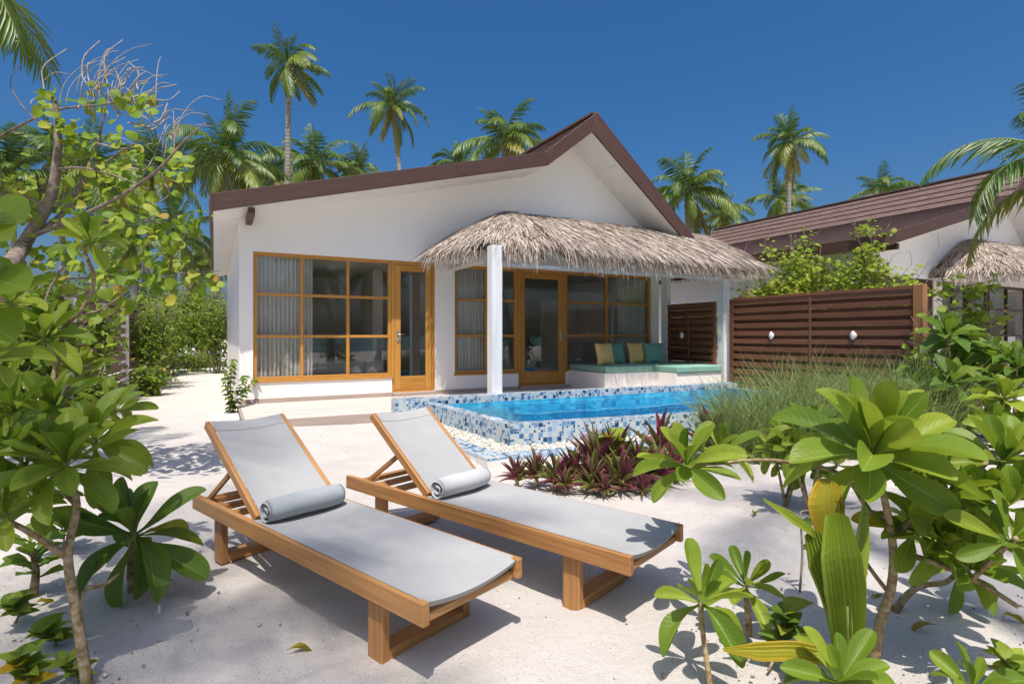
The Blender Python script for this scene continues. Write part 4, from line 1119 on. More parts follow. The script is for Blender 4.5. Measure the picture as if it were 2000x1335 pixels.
# near palms, only their fronds reach into the picture
def near_palm(loc, top, label, nf, L, seed, wind, els, nl=52, trunk=True, azr=None):
    global random
    r = thing('coconut_palm', label, 'palm tree', (loc[0], loc[1], 0), 0, 'coconut palms near the camera')
    random.seed(seed); st = MB(); n = nf
    for i in range(nf):
        q = i/(nf-1); az = i*2.39996+seed if azr is None else azr[i][0]; el = math.radians(els[0]+(els[1]-els[0])*q) if azr is None else math.radians(azr[i][1])
        lf = MB(); rc = MB(); Lr = L*random.uniform(.85, 1.1) if azr is None else azr[i][2]
        rr = .1+.5*q if azr is None else azr[i][3]
        frond(lf, rc, (top[0], top[1], top[2]), az, el, Lr, .8+.5*random.random() if azr is None else azr[i][4], rr, nl, wind, 1., .06)
        o = lf.build('frond', M['palm'], r); rc.build('frond_stem', M['greenstem'], o)
    if trunk:
        pts = bez([(loc[0], loc[1], -.1), ((loc[0]*.6+top[0]*.4), loc[1]*.6+top[1]*.4, top[2]*.45), (top[0], top[1], top[2]-.1)], 20)
        mb = MB(); mb.tube(pts, np.linspace(.2, .12, len(pts)), 10, .5); mb.build('trunk', M['palmbark'], r)
    return r
near_palm((-3.6, -9.5), (-1.9, -8.1, 22.), 'shade palm behind the camera that dapples the sand around the loungers', 13, 3.3, 31, .3, (70, -35), 22)
near_palm((-6.9, 4.6), (-5.35, 4.1, 4.55), 'near palm at the upper left corner with hanging green and dead frond tips', 10, 2.3, 32, .0, (70, -45), 46)
near_palm((7.9, 7.4), (7.35, 7.0, 3.30), 'near palm at the right edge with ragged arching fronds over the neighbouring roof', 10, 0, 33, 0, (0, 0), 50, True,
    azr=[(PI*1.0, 38, 2.0, .30, 1.9), (PI*1.08, 62, 1.7, .12, 1.3), (PI*.9, 12, 1.9, .75, 1.8), (PI*1.2, -15, 1.5, .8, 1.2), (PI*.75, 55, 2.2, .2, 1.5), (.4, 50, 2.2, .3, 1.4), (-.9, 45, 2.2, .3, 1.4), (PI*1.32, 50, 2.1, .5, 1.6), (PI*.98, 75, 1.6, .1, 1.1), (PI*1.05, -35, 1.7, .9, 1.)])
near_palm((3.2, -7.), (2.5, -5.9, 22.), 'second shade palm behind the camera, streaking the sand by the right shrub', 9, 2.1, 37, .3, (60, -30), 22)
# behind the camera, seen only mirrored in the windows
palm_b = [(0, 6.6, -3.2, 4.7, 'beach palm with a leaning trunk behind the camera, mirrored in the left window'), (3, 9.9, -3.4, 4.9, 'beach palm behind the camera, mirrored in the glass doors'), (2, -3.5, -9, 5.6, 'beach palm on the left behind the camera')]
for k, x, y, z, lab in palm_b: palm(k, (x+.8, y), (x, y, z), lab, (.4, 0), .5, k, .17, .12, 'coconut palms near the camera')
# ---------------------------------------------------------------- broadleaf planting
def shrub(name, label, cat, base, stems, ros, mat='naupaka', T=NAU, group='beach naupaka shrubs', stemmat='stem', e0=86, e1=-14):
    """stems: list of (points, r0, r1); ros: list of (centre, leaf length, axis, n)"""
    r = thing(name, label, cat, base, 0, group)
    st = MB()
    for pts, r0, r1 in stems: limb(st, pts, r0, r1, 22, 8)
    st.build('stem', M[stemmat], r)
    for (c, L, ax, n) in ros:
        mb = MB(); rosette(mb, c, L, ax, n, e0, e1, T); 
        bud = MB(); a = nrm(ax); c = np.asarray(c)
        bud.tube([c-a*.22*L, c-a*.05*L, c+a*.10*L], [.035*L, .05*L, .012*L], 7, .5)
        o = mb.build('leaf_rosette', M[mat], r); bud.build('shoot_tip', M['greenstem'], o)
    return r
def R(px, py, Y, Lpx, ax=(0, -.2, 1), n=18): return (at(px, py, Y), Lpx/F*Y, ax, n)
a3 = lambda *p: at(*p)
# left foreground shrub
b = gr(172, 1345); 
shrub('naupaka_shrub', 'large naupaka shrub filling the left edge, its tan forked trunk nearest the camera', 'shrub', b,
    [([b, a3(150, 1200, 2.15), a3(133, 1085, 2.15), a3(150, 985, 2.2), a3(130, 920, 2.2)], .020, .011), ([a3(134, 1090, 2.15), a3(60, 1040, 2.1), a3(-20, 1000, 2.05)], .014, .009),
     ([a3(152, 1190, 2.15), a3(168, 1150, 2.2), a3(200, 1143, 2.25), a3(232, 1120, 2.3)], .010, .006), ([a3(125, 640, 3.0), a3(170, 590, 3.0), a3(183, 540, 3.0), a3(165, 490, 3.0), a3(172, 470, 3.)], .012, .008), ([a3(150, 985, 2.2), a3(115, 930, 2.4), a3(100, 780, 2.8), a3(125, 640, 3.0)], .014, .012)],
    [R(128, 905, 2.2, 128, (.1, -.35, 1), 22), R(185, 858, 2.5, 112, (.3, -.4, 1), 18), R(45, 905, 2.3, 112, (-.2, -.35, 1), 20), R(105, 800, 2.6, 98, (.1, -.4, 1), 20), R(28, 800, 2.5, 92, (-.1, -.4, 1), 18), R(85, 660, 2.9, 88, (.1, -.35, 1), 20), R(178, 472, 3.0, 74, (.15, -.3, 1), 18), R(10, 1000, 2.05, 90, (0, -.3, 1), 14), R(150, 735, 3.1, 74, (.2, -.3, 1), 17), R(225, 800, 2.9, 70, (.3, -.3, 1), 15), R(20, 590, 2.9, 80, (.1, -.3, 1), 16), R(75, 985, 2.5, 80, (.1, -.4, 1), 15), R(0, 880, 2.2, 110, (.1, -.3, 1), 16), R(-15, 700, 2.2, 90, (.2, -.3, 1), 16)])
b = gr(262, 1160)
shrub('naupaka_plant', 'single dark green naupaka rosette on the sand left of the front lounger', 'plant', b, [([b, a3(258, 1100, b[1]), a3(262, 1045, b[1])], .03, .02)],
    [R(262, 1040, b[1]-.1, 135, (.0, -.45, 1), 24)], 'naupaka_dark', e0=80, e1=-42)
b = gr(305, 1000)
mb = MB()
# round leaved tree with bare twigs
b = gr(-70, 745); YT = 5.0
r = thing('round_leaf_tree', 'leaning round leaved tree with many bare curved twigs at the upper left', 'tree', b, 0)
st = MB(); tw = MB(); lf = MB(); random.seed(3)
main = limb(st, [b, a3(-20, 610, YT), a3(45, 480, YT), a3(95, 395, YT), a3(110, 320, YT), a3(112, 240, YT), a3(104, 190, YT)], .075, .018, 30)
brs = [main]
def br(pts, r0, r1, m=None):
    p = limb(m or st, [a3(x, y, YT+dz) for x, y, dz in pts], r0*.68, r1*.6, 22); brs.append(p); return p
br([(50, 470, 0), (120, 420, .1), (160, 355, .2), (188, 285, .3), (213, 190, .3)], .045, .012)
br([(60, 462, 0), (150, 425, -.2), (240, 380, -.3), (310, 330, -.4), (360, 275, -.4), (402, 240, -.4)], .034, .008)
br([(-30, 285, .2), (40, 245, .2), (110, 215, .1), (210, 203, 0), (300, 190, 0)], .022, .008)
br([(60, 455, .1), (130, 440, .4), (230, 430, .6), (330, 440, .7), (400, 475, .7)], .02, .006)
br([(20, 545, -.1), (110, 545, -.1), (230, 540, 0), (330, 535, 0), (430, 528, .2)], .018, .006)
br([(95, 400, 0), (30, 380, -.2), (-30, 395, -.3)], .02, .008)
br([(110, 330, 0), (160, 328, -.2), (230, 345, -.3), (290, 370, -.3)], .018, .006)
br([(160, 355, .2), (230, 300, .1), (290, 270, 0), (340, 262, 0)], .016, .005)
br([(112, 250, 0), (60, 225, .1), (20, 160, .1), (60, 110, .1)], .012, .004)
br([(120, 520, -.3), (90, 600, -.4), (180, 610, -.3), (260, 560, -.2)], .016, .006)
for (x0, y0, x1, y1, x2, y2) in [(213, 190, 205, 110, 240, 78), (85, 185, 85, 130, 130, 96), (170, 165, 165, 110, 195, 80), (195, 190, 198, 140, 245, 112), (235, 170, 250, 135, 282, 132), (240, 200, 270, 150, 285, 140), (260, 190, 300, 175, 345, 165), (280, 195, 330, 195, 352, 178), (300, 240, 320, 220, 328, 200), (250, 240, 300, 245, 328, 212), (213, 200, 250, 225, 320, 205), (190, 280, 240, 290, 300, 280), (240, 330, 290, 325, 325, 240), (225, 215, 235, 165, 225, 135), (175, 160, 172, 125, 182, 122), (290, 255, 320, 235, 330, 215), (310, 335, 330, 380, 300, 400), (70, 220, 60, 200, 72, 190), (150, 215, 160, 165, 168, 150), (250, 210, 290, 235, 300, 260), (185, 175, 210, 150, 205, 128), (230, 230, 215, 180, 245, 160), (270, 175, 270, 140, 250, 120)]:
    p = limb(tw, [a3(x0, y0, YT), a3((x0*2+x1)/3+random.uniform(-8, 8), (y0*2+y1)/3, YT+.05), a3(x1, y1, YT+.1*random.random()), a3(x2, y2, YT+.2)], .0085, .0042, 12, 4)
    if random.random() < .8:
        q = p[5]; limb(tw, [q, q+np.array([.10, 0, .08]), q+np.array([.2*random.uniform(.3, 1.2), .05, .16*random.uniform(-.4, 1.2)])], .005, .003, 8, 4)
for i in range(34):
    x0, y0 = random.choice([(213, 200), (190, 230), (240, 210), (275, 200), (160, 215), (110, 215), (320, 300), (230, 290), (180, 180), (340, 262)]); x0 += random.gauss(0, 14); y0 += random.gauss(0, 8)
    dx = random.gauss(40, 38); dy = -random.uniform(15, 95); zz = YT+random.gauss(.1, .15)
    limb(tw, [a3(x0, y0, zz), a3(x0+dx*.15, y0+dy*.55, zz), a3(x0+dx*.55, y0+dy*.95, zz+.05), a3(x0+dx, y0+dy*random.uniform(.85, 1.1), zz+.1)], .006, .0032, 12, 4)
def clump(x, y, n, sp, Y=None, s=.088, rl=0., rh=1.):
    for i in range(int(n*(1.15 if y < 400 else 2.1))):
        c = a3(x+random.gauss(0, sp*1.05), y+random.gauss(0, sp*1.05), (Y or YT)+random.gauss(0, .18)); d = np.array([random.gauss(0, 1), random.gauss(-.3, .6), random.gauss(-.35, .45)])
        u = np.array([random.gauss(0, .6), random.gauss(-.75, .4), random.gauss(.75, .4)]); z = s*random.uniform(.6, 1.15)
        lf.inst(RND[random.randrange(3)], c, d, u, z, z*random.uniform(.95, 1.2), random.uniform(rl, rh))
for x, y, n, sp in [(100, 195, 12, 14), (112, 240, 14, 18), (135, 255, 10, 16), (172, 208, 9, 14), (272, 200, 11, 15), (250, 195, 7, 12), (292, 205, 9, 13), (185, 165, 2, 5), (205, 185, 5, 16), (240, 255, 6, 16), (150, 290, 7, 18), (175, 270, 5, 15), (262, 280, 6, 18), (250, 320, 12, 22), (205, 320, 8, 20), (310, 310, 9, 20), (345, 320, 8, 18), (370, 330, 5, 10), (130, 350, 9, 20), (230, 350, 12, 24), (280, 360, 10, 22), (330, 350, 9, 22), (190, 375, 10, 24), (250, 385, 10, 24), (60, 350, 8, 20), (15, 355, 10, 20), (25, 390, 9, 20), (90, 420, 10, 24), (150, 400, 9, 22), (290, 430, 9, 22), (220, 440, 10, 24), (340, 460, 9, 20), (380, 440, 6, 15), (100, 520, 14, 26), (60, 500, 9, 20), (210, 545, 12, 26), (270, 540, 10, 24), (330, 540, 12, 24), (380, 535, 9, 18), (250, 600, 9, 24), (140, 480, 10, 26), (230, 500, 10, 26), (300, 500, 10, 24), (10, 450, 8, 15), (150, 600, 8, 25), (190, 640, 8, 25)]: clump(x, y, n, sp)
lb2 = MB(); lf, keep = lb2, lf
for x, y in [(18, 432), (22, 575), (-10, 470), (5, 655), (-15, 560)]:
    c = a3(x, y, 1.75+random.random()*.1); lf.inst(RND[0], c+np.array([-.06, 0, .05]), (1, -.2, random.uniform(-.5, -.1)), (-.1, -.7, .8), .135, .15, random.uniform(.2, .6))
    if x > 0: lf.inst(RND[1], c+np.array([-.10, .05, .02]), (-.5, .2, -.6), (.1, -.6, .8), .12, .13, .4)
st.build('trunk', M['bark'], r); tw.build('bare_twigs', M['twig'], r); keep.build('foliage', M['round'], r)
r = thing('round_leaf_spray', 'spray of big pale round leaves hanging closest to the camera at the left edge', 'plant', gr(-250, 1335), 0)
sp_ = MB(); limb(sp_, [gr(-250, 1335), a3(-160, 800, 1.75), a3(-60, 600, 1.75), a3(-15, 440, 1.75)], .02, .008); limb(sp_, [a3(-70, 620, 1.75), a3(-30, 570, 1.75), a3(5, 560, 1.75)], .006, .003); limb(sp_, [a3(-40, 500, 1.75), a3(-20, 430, 1.75), a3(8, 425, 1.75)], .006, .003)
sp_.build('stems', M['stem'], r); lf.build('foliage', M['round'], r)
# low sprigs, bottom left
def sprig(px, py, base_px, base_py, n, Lpx, label, mat='naupaka', T=SPR, Y=None, group='small seedlings in the sand', name='seedling', r0=.006):
    b = gr(base_px, base_py); Yb = Y or b[1]; r = thing(name, label, 'seedling', b, 0, group); st = MB(); lf = MB()
    tip = a3(px, py, Yb); p = limb(st, [b, b*.5+tip*.5+np.array([.02, 0, 0]), tip], r0, r0*.5, 10, 6)
    for i in range(n):
        q = p[min(len(p)-1, int((.35+.65*i/n)*len(p)))]; a = i*2.4; d = np.array([math.cos(a), math.sin(a), .45+.4*i/n]); u = np.array([-.3*math.cos(a), -.4-.3*math.sin(a), 1.])
        L = Lpx/F*Yb*random.uniform(.75, 1.15); lf.inst(T[i % len(T)], q, d, u, L, L*1.1, random.random())
    st.build('stem', M['stem'], r); lf.build('leaves', M[mat], r)
sprig(80, 1235, 110, 1262, 12, 48, 'leafy seedling near the bottom left corner, right of a fallen brown leaf', Y=2.35)
sprig(25, 1180, 30, 1215, 12, 44, 'seedling at the left edge below the forked trunk', Y=2.5)
sprig(35, 1285, 55, 1360, 14, 52, 'seedling in the bottom left corner with yellow tinged leaves', Y=2.1)
sprig(125, 1290, 150, 1340, 10, 40, 'tiny seedling at the foot of the tan forked trunk', Y=2.15)
sprig(60, 1060, 65, 1162, 16, 62, 'young shrub with a thick brown stump stem behind the forked trunk', 'naupaka_dark', NAU_S, r0=.022)
sprig(118, 1020, 120, 1075, 14, 50, 'young shrub behind the big left rosette', 'naupaka_dark', NAU_S)
# ---------------------------------------------------------------- right foreground
b = gr(1708, 1290); Y = b[1]
shrub('naupaka_shrub', 'large naupaka shrub at the right edge with a mottled curved trunk', 'shrub', b,
    [([b, a3(1718, 1220, Y), a3(1740, 1150, Y-.02), a3(1745, 1080, Y-.05), a3(1735, 1010, Y-.1), a3(1722, 950, Y-.1), a3(1712, 900, Y-.12)], .021, .011),
     ([a3(1738, 1160, Y), a3(1700, 1110, Y+.05), a3(1670, 1060, Y+.1), a3(1640, 985, Y+.1)], .010, .007), ([a3(1735, 1010, Y-.1), a3(1700, 1000, Y), a3(1650, 930, Y+.1), a3(1570, 906, Y+.2), a3(1480, 897, Y+.3), a3(1400, 905, Y+.3), a3(1345, 905, Y+.3)], .012, .006),
     ([a3(1740, 1050, Y-.05), a3(1800, 1000, Y-.1), a3(1860, 960, Y-.1), a3(1930, 900, Y-.1)], .016, .010), ([a3(1745, 1080, Y-.05), a3(1800, 1090, Y-.1), a3(1900, 1130, Y-.2), a3(1990, 1185, Y-.3)], .014, .009), ([a3(1900, 1130, Y-.2), a3(1950, 1080, Y-.3), a3(1985, 1050, Y-.4)], .01, .008), ([a3(1860, 960, Y-.1), a3(1880, 1000, Y-.1), a3(1960, 1010, Y-.15)], .012, .008)],
    [R(1705, 885, Y-.12, 168, (-.05, -.4, 1), 28), R(1775, 925, Y-.05, 105, (.5, -.5, .7), 16), R(1340, 905, Y+.3, 100, (-.2, -.35, .9), 20), R(1408, 880, Y+.45, 78, (.1, -.1, 1), 13), R(1850, 960, Y-.1, 112, (.3, -.6, .7), 15), R(1960, 900, Y-.1, 118, (.1, -.5, 1), 22), R(1790, 1035, Y-.05, 95, (0, -.8, .5), 16), R(1975, 1055, Y-.35, 108, (.1, -.8, .6), 15), R(1895, 1110, Y-.15, 84, (0, -.7, .4), 12), R(1965, 990, Y-.2, 105, (-.3, -.5, .9), 13), R(1830, 1065, Y-.1, 95, (.1, -.6, .6), 15), R(1850, 1010, Y+.1, 100, (0, -.4, .9), 16)])
b = gr(1748, 1196)
shrub('naupaka_shrub', 'low bent naupaka branch growing behind the mottled trunk on the right', 'shrub', b,
    [([b, a3(1768, 1165, b[1]), a3(1800, 1143, b[1]), a3(1850, 1135, b[1]), a3(1880, 1100, b[1])], .018, .010)], [R(1880, 1105, b[1], 92, (.2, -.5, .6), 18)])
b = gr(1388, 1345)
shrub('naupaka_seedling', 'young naupaka on a thin bare stem in front of the second lounger', 'plant', b, [([b, a3(1376, 1260, 2.17), a3(1368, 1190, 2.19), a3(1372, 1170, 2.2)], .011, .009)],
    [R(1373, 1172, 2.2, 108, (.05, -.25, 1), 13)], group='young naupaka plants', e0=72, e1=-12)
b = gr(1463, 1240)
shrub('naupaka_seedling', 'young naupaka with a thick short stem just behind the thin stemmed one', 'plant', b, [([b, a3(1460, 1190, 2.5), a3(1457, 1145, 2.5)], .018, .012)],
    [R(1458, 1142, 2.5, 84, (.05, -.3, 1), 13)], group='young naupaka plants', e0=72, e1=-20)
b = gr(1640, 1420)
shrub('naupaka_seedling', 'low naupaka with large broad leaves cut by the bottom edge under the palm sprout', 'plant', b, [([b, a3(1640, 1330, 1.9)], .016, .012)],
    [R(1640, 1330, 1.88, 118, (-.05, -.45, 1), 15)], group='young naupaka plants', e0=74, e1=-10)
b = gr(1905, 1400)
shrub('naupaka_seedling', 'low naupaka in the bottom right corner', 'plant', b, [([b, a3(1900, 1345, 1.95)], .014, .010)], [R(1900, 1345, 1.95, 92, (.0, -.3, 1), 12)], group='young naupaka plants', e0=72, e1=-5)
sprig(1962, 1285, 1980, 1350, 12, 48, 'thin sprig beside the low naupaka in the bottom right corner', Y=2.1)
sprig(1535, 1195, 1500, 1310, 14, 52, 'dark leafy seedling left of the palm sprout base', 'naupaka_dark', Y=2.3)
# sprouting coconut with pleated blades
b = gr(1655, 1385)
r = thing('coconut_sprout', 'young coconut sprout with tall pleated green and yellow blades', 'palm sprout', b, 0)
def pleat(pts, ws, nrm_, rlo, rhi, n=9):
    P = bez(pts, 20); m = len(P); W_ = np.interp(np.linspace(0, 1, m), np.linspace(0, 1, len(ws)), ws); mb = MB()
    V = []; k = 2*n; Rr = []
    for i in range(m):
        T_ = nrm(P[min(m-1, i+1)]-P[max(0, i-1)]); x = nrm(np.cross(T_, nrm_)); z = np.cross(x, T_)
        for j in range(k+1):
            q = j/k*2-1; V.append(P[i]+x*q*W_[i]+z*((.006 if j % 2 else -.006)*min(1, W_[i]/.05)+.25*abs(q)*W_[i])+T_*(-.35*W_[i]*q*q if i > m-6 else 0)); Rr.append(rlo+(rhi-rlo)*min(1, abs(q))**2*(.5+.5*i/m))
    Q = []; uv = []
    for i in range(m-1):
        for j in range(k): a = i*(k+1)+j; Q.append((a, a+1, a+k+2, a+k+1)); uv.append([(j/k, i/m), ((j+1)/k, i/m), ((j+1)/k, (i+1)/m), (j/k, (i+1)/m)])
    mb.add(V, Q, uv, np.array(Rr), False); mb.build('pleated_leaf', M['pleat'], r)
Yb = b[1]
pleat([b, a3(1654, 1270, Yb-.01), a3(1650, 1180, Yb-.03), a3(1640, 1090, Yb-.06), a3(1632, 1000, Yb-.03)], [.02, .05, .066, .078, .072, .042], (0, -1, .15), .05, .45)
pleat([b, a3(1648, 1270, Yb), a3(1635, 1180, Yb+.02), a3(1608, 1100, Yb+.03), a3(1588, 1035, Yb+.05)], [.02, .036, .048, .054, .034], (-.4, -1, .2), .05, .4, 7)
pleat([a3(1640, 1150, Yb+.06), a3(1625, 1060, Yb+.1), a3(1610, 985, Yb+.12), a3(1618, 935, Yb+.14)], [.025, .058, .076, .05], (.1, -1, .2), .72, 1.)
pleat([b, a3(1662, 1270, Yb+.02), a3(1670, 1150, Yb+.03), a3(1680, 1060, Yb+.05), a3(1688, 985, Yb+.08)], [.02, .03, .044, .046, .018], (.5, -1, .1), .1, .4, 6)
pleat([a3(1588, 1040, Yb+.05), a3(1545, 1010, Yb+.03), a3(1490, 974, Yb)], [.018, .025, .005], (-.2, -.7, .8), .45, .7, 4)
pleat([a3(1650, 1290, Yb-.03), a3(1560, 1272, Yb-.02), a3(1480, 1272, Yb), a3(1412, 1268, Yb+.02)], [.03, .035, .032, .006], (0, -.7, .7), .7, 1., 5)
sg = MB(); sg.tube([b-np.array([0, 0, .03]), a3(1658, 1230, Yb), a3(1655, 1180, Yb-.02)], [.024, .02, .012], 8, .5); sg.lathe([(.01, -.08), (.07, -.03), (.085, .03), (.05, .09), (.01, .11)], b+np.array([0, .02, -.04]), (0.3, 0, 1), 12); sg.build('sprout_stem', M['greenstem'], r)
# thin bare stick
b = gr(1562, 1155); r = thing('bare_seedling', 'thin bare stick with a few tiny leaves left of the coconut sprout', 'seedling', b, 0, 'small seedlings in the sand')
st = MB(); limb(st, [b, a3(1567, 1080, b[1]), a3(1563, 1010, b[1]), a3(1566, 998, b[1]), a3(1580, 996, b[1])], .007, .004, 14, 5); st.build('stem', M['twig'], r)
lf = MB()
for x, y in ((1572, 1018), (1580, 1020), (1572, 1068), (1568, 1030)): lf.inst(HED[1], a3(x-4, y, b[1]), (1, -.3, .2), (0, -1, .4), .06, .07, random.random()*.4)
lf.build('leaves', M['naupaka_dark'], r)
# middle distance shrubs, right
MID = [(1850, 655, 7.2, 62, 800, 'naupaka rosette on a tall stem in front of the fence end post', 'naupaka_dark'), (1858, 745, 6.8, 62, 830, 'dense naupaka below the fence end post', 'naupaka_dark'), (1935, 700, 7.4, 55, 800, 'naupaka right of the fence end, in front of the neighbouring porch', 'naupaka'), (1960, 780, 6.0, 60, 860, 'small bright naupaka at the right edge beside purple ground plants', 'naupaka'), (1790, 720, 7.8, 45, 800, 'small naupaka rosette half hidden at the foot of the fence post', 'naupaka_dark'), (1582, 840, 4.2, 72, 960, 'naupaka rosette behind the left arm of the big right shrub', 'naupaka'), (1535, 850, 4.4, 50, 950, 'small naupaka at the grass edge left of the big right shrub', 'naupaka'), (1975, 700, 6.9, 52, 810, 'naupaka at the far right edge below the neighbouring thatch', 'naupaka_dark')]
for px, py, Yq, Lp, bpy_, lab, mt in MID:
    b = np.array([(px-1000)/F*Yq, Yq, 0]); random.seed(px)
    ros = [R(px, py, Yq, Lp, (0, -.3, 1), 17)]
    stm = [([b, (b+at(px, py, Yq))/2+np.array([.05, 0, 0]), at(px, py, Yq)], .022, .012)]
    for k in range(3):
        e = at(px+random.uniform(-1, 1)*Lp*.9, py+random.uniform(.3, 1.2)*Lp, Yq+random.uniform(-.25, .25)); e[2] = max(.12, e[2])
        ros.append((e, Lp/F*Yq*.85, (random.uniform(-.6, .6), -.4, .8), 13)); stm.append(([b, (b+e)/2, e], .014, .008))
    shrub('naupaka_shrub', lab, 'shrub', b, stm, ros, mt, T=NAU_S if Yq > 5 else NAU)
# ---------------------------------------------------------------- purple leaved plants
def rhoeo(px, py, Lpx, n, label, tall=.0):
    n = int(n*1.4)
    b = gr(px, py); Yq = b[1]; r = thing('purple_plant', label, 'plant', b, 0, 'purple leaved plants along the pool'); mb = MB(); L = Lpx/F*Yq
    for i in range(n):
        q = i/(n-1); az = i*2.4+random.uniform(-.3, .3); el = math.radians(84-62*q+random.uniform(-8, 8)); d = np.array([math.cos(az)*math.cos(el), math.sin(az)*math.cos(el), math.sin(el)])
        u = np.array([-math.cos(az)*math.sin(el), -math.sin(az)*math.sin(el), math.cos(el)])
        ln = L*random.uniform(.8, 1.2)*(1-.25*q)
        under = random.random() < .48-.25*q
        mb.inst(RHO[0 if q < .6 else 1], b+np.array([0, 0, .03+tall*.5*(1-q)])+d*.015, d, u, ln, ln*random.uniform(.8, 1.1), random.uniform(0, .45) if under else random.uniform(.4, 1.))
    st = MB(); st.tube([b-np.array([0, 0, .03]), b+np.array([0, 0, .05+tall*.5])], [.025, .015], 6, .5); st.build('stem', M['stem'], r); mb.build('leaves', M['rhoeo'], r)
random.seed(9)
RH = [(1010, 945, 52, 26, 'leftmost small purple plant beside the pool lounger rail'), (1048, 942, 58, 28, 'second small purple plant from the left of the row'), (1085, 952, 62, 30, 'low spreading purple plant left of the tall group'), (1120, 942, 64, 30, 'greenish purple plant against the white pool plinth'), (1105, 962, 46, 24, 'lowest purple plant at the sandy front of the row'), (1155, 962, 66, 30, 'green tinged purple plant in front of the tall group'), (1165, 938, 88, 32, 'tall purple plant at the left of the tall group'), (1200, 930, 86, 30, 'tall purple plant in the middle of the tall group'), (1212, 960, 76, 30, 'magenta purple plant in front of the tall group'), (1248, 948, 82, 30, 'purple plant left of the hanging naupaka rosette'), (1285, 945, 78, 28, 'purple plant behind the hanging naupaka rosette'), (1320, 938, 64, 26, 'purple plant at the right end of the row under the twig'), (1290, 905, 92, 22, 'dark purple plant against the pool wall above the naupaka rosette'), (1385, 895, 82, 22, 'dark purple plant against the pool wall beside the grass'), (1180, 970, 44, 22, 'small purple plant at the sand edge'), (1255, 968, 46, 22, 'small purple plant at the sand edge under the naupaka leaves')]
for a in RH: rhoeo(*a, tall=.1 if a[2] > 80 else 0.)
for px, py, lab in ((1870, 830, 'reddish ground plant at the right, below the dense naupaka'), (1925, 850, 'reddish ground plant right of its twin near the right edge'), (1905, 800, 'reddish ground plant on the sand before the neighbouring porch'), (1950, 885, 'reddish ground plant behind the big right shrub')): rhoeo(px, py, 44, 22, lab)
rhoeo(185, 800, 45, 20, 'purple plant at the foot of the weathered fence left of the path')
b = gr(1195, 925); sprig(1190, 855, 1192, 930, 9, 40, 'bright round leaved sprig among the tall purple plants', 'round', RND, group='small seedlings in the sand')
# grass
g = MB(); rg = np.random.default_rng(4)
N = 7000; B_ = []; 
for i in range(N):
    q = rg.random()
    px = rg.uniform(1400, 1860); lo = 905 if px < 1600 else 890; py = lo-abs(rg.normal())*48
    if py < 775: py = rg.uniform(775, 880)
    b = gr(px, py)
    ok = True; P = offset(OUT, -.04)
    c = False
    for k in range(4):
        a, e = P[k], P[k-1]
        if (a[1] > b[1]) != (e[1] > b[1]) and b[0] < (e[0]-a[0])*(b[1]-a[1])/(e[1]-a[1])+a[0]: c = not c
    if c: continue
    h = rg.uniform(.4, 1.1)*(1.2 if px > 1500 else .95); az = rg.random()*6.28; ln = rg.uniform(.12, .55); d = nrm(np.array([math.cos(az)*ln-.12, math.sin(az)*ln, 1.])); x = b.copy(); w = rg.uniform(.004, .0085); sd = nrm(np.cross(d, rg.normal(size=3))); V = []
    n = 6; dr = rg.uniform(.05, .42); hz = np.array([math.cos(az), math.sin(az), 0])
    for k in range(n+1):
        ww = w*(1-.85*k/n); V += [x-sd*ww, x+sd*ww]; d = nrm(d+hz*dr*.35+np.array([0, 0, -dr*.55*(k/n)*1.6])); x = x+d*h/n
    g.add(V, [(2*k, 2*k+1, 2*k+3, 2*k+2) for k in range(n)], [[(.5, .5)]*4]*n, np.clip(rg.normal(.4, .28), 0, 1), True)
o = g.build('beach_grass', M['blade']); struct(o, 'stuff'); o['label'] = 'tall wispy beach grass between the pool and the slatted fence'; o['category'] = 'grass'
# ---------------------------------------------------------------- shrubs and hedges
random.seed(12)
def BX(px, Y): return np.array([(px-1000)/F*Y, Y, 0.])
bush('sea_grape_shrub', 'light green round leaved shrub showing above the slatted fence, left part', 'shrub', BX(1535, 13.4), 4.1, 1.45, 19, 4600, .098, RND, 'round', 'round leaved shrubs behind the slatted fence', .02, .5, .45, .13, 26, rlo=.4)
bush('sea_grape_shrub', 'round leaved shrub above the slatted fence, next to the fence end post', 'shrub', BX(1695, 12.8), 4.1, 1.5, 18, 3300, .098, RND, 'round', 'round leaved shrubs behind the slatted fence', .02, .5, .45, .13, 34, rlo=.4)
bush('sea_grape_shrub', 'small dark shrub top showing between the porch posts above the short fence', 'shrub', BX(1375, 16.), 2.75, .9, 6, 500, .16, RND, 'hedge', 'round leaved shrubs behind the slatted fence', .02, .5, .5, .15)
bush('sea_grape_shrub', 'round leaved shrub hanging over the right side of the fence end post', 'shrub', BX(1885, 8.3), 2.45, .8, 11, 620, .11, RND, 'round', 'round leaved shrubs behind the slatted fence', .016, .5, .35, .10, 10)
HG = 'leafy climbers and hedges along the path'
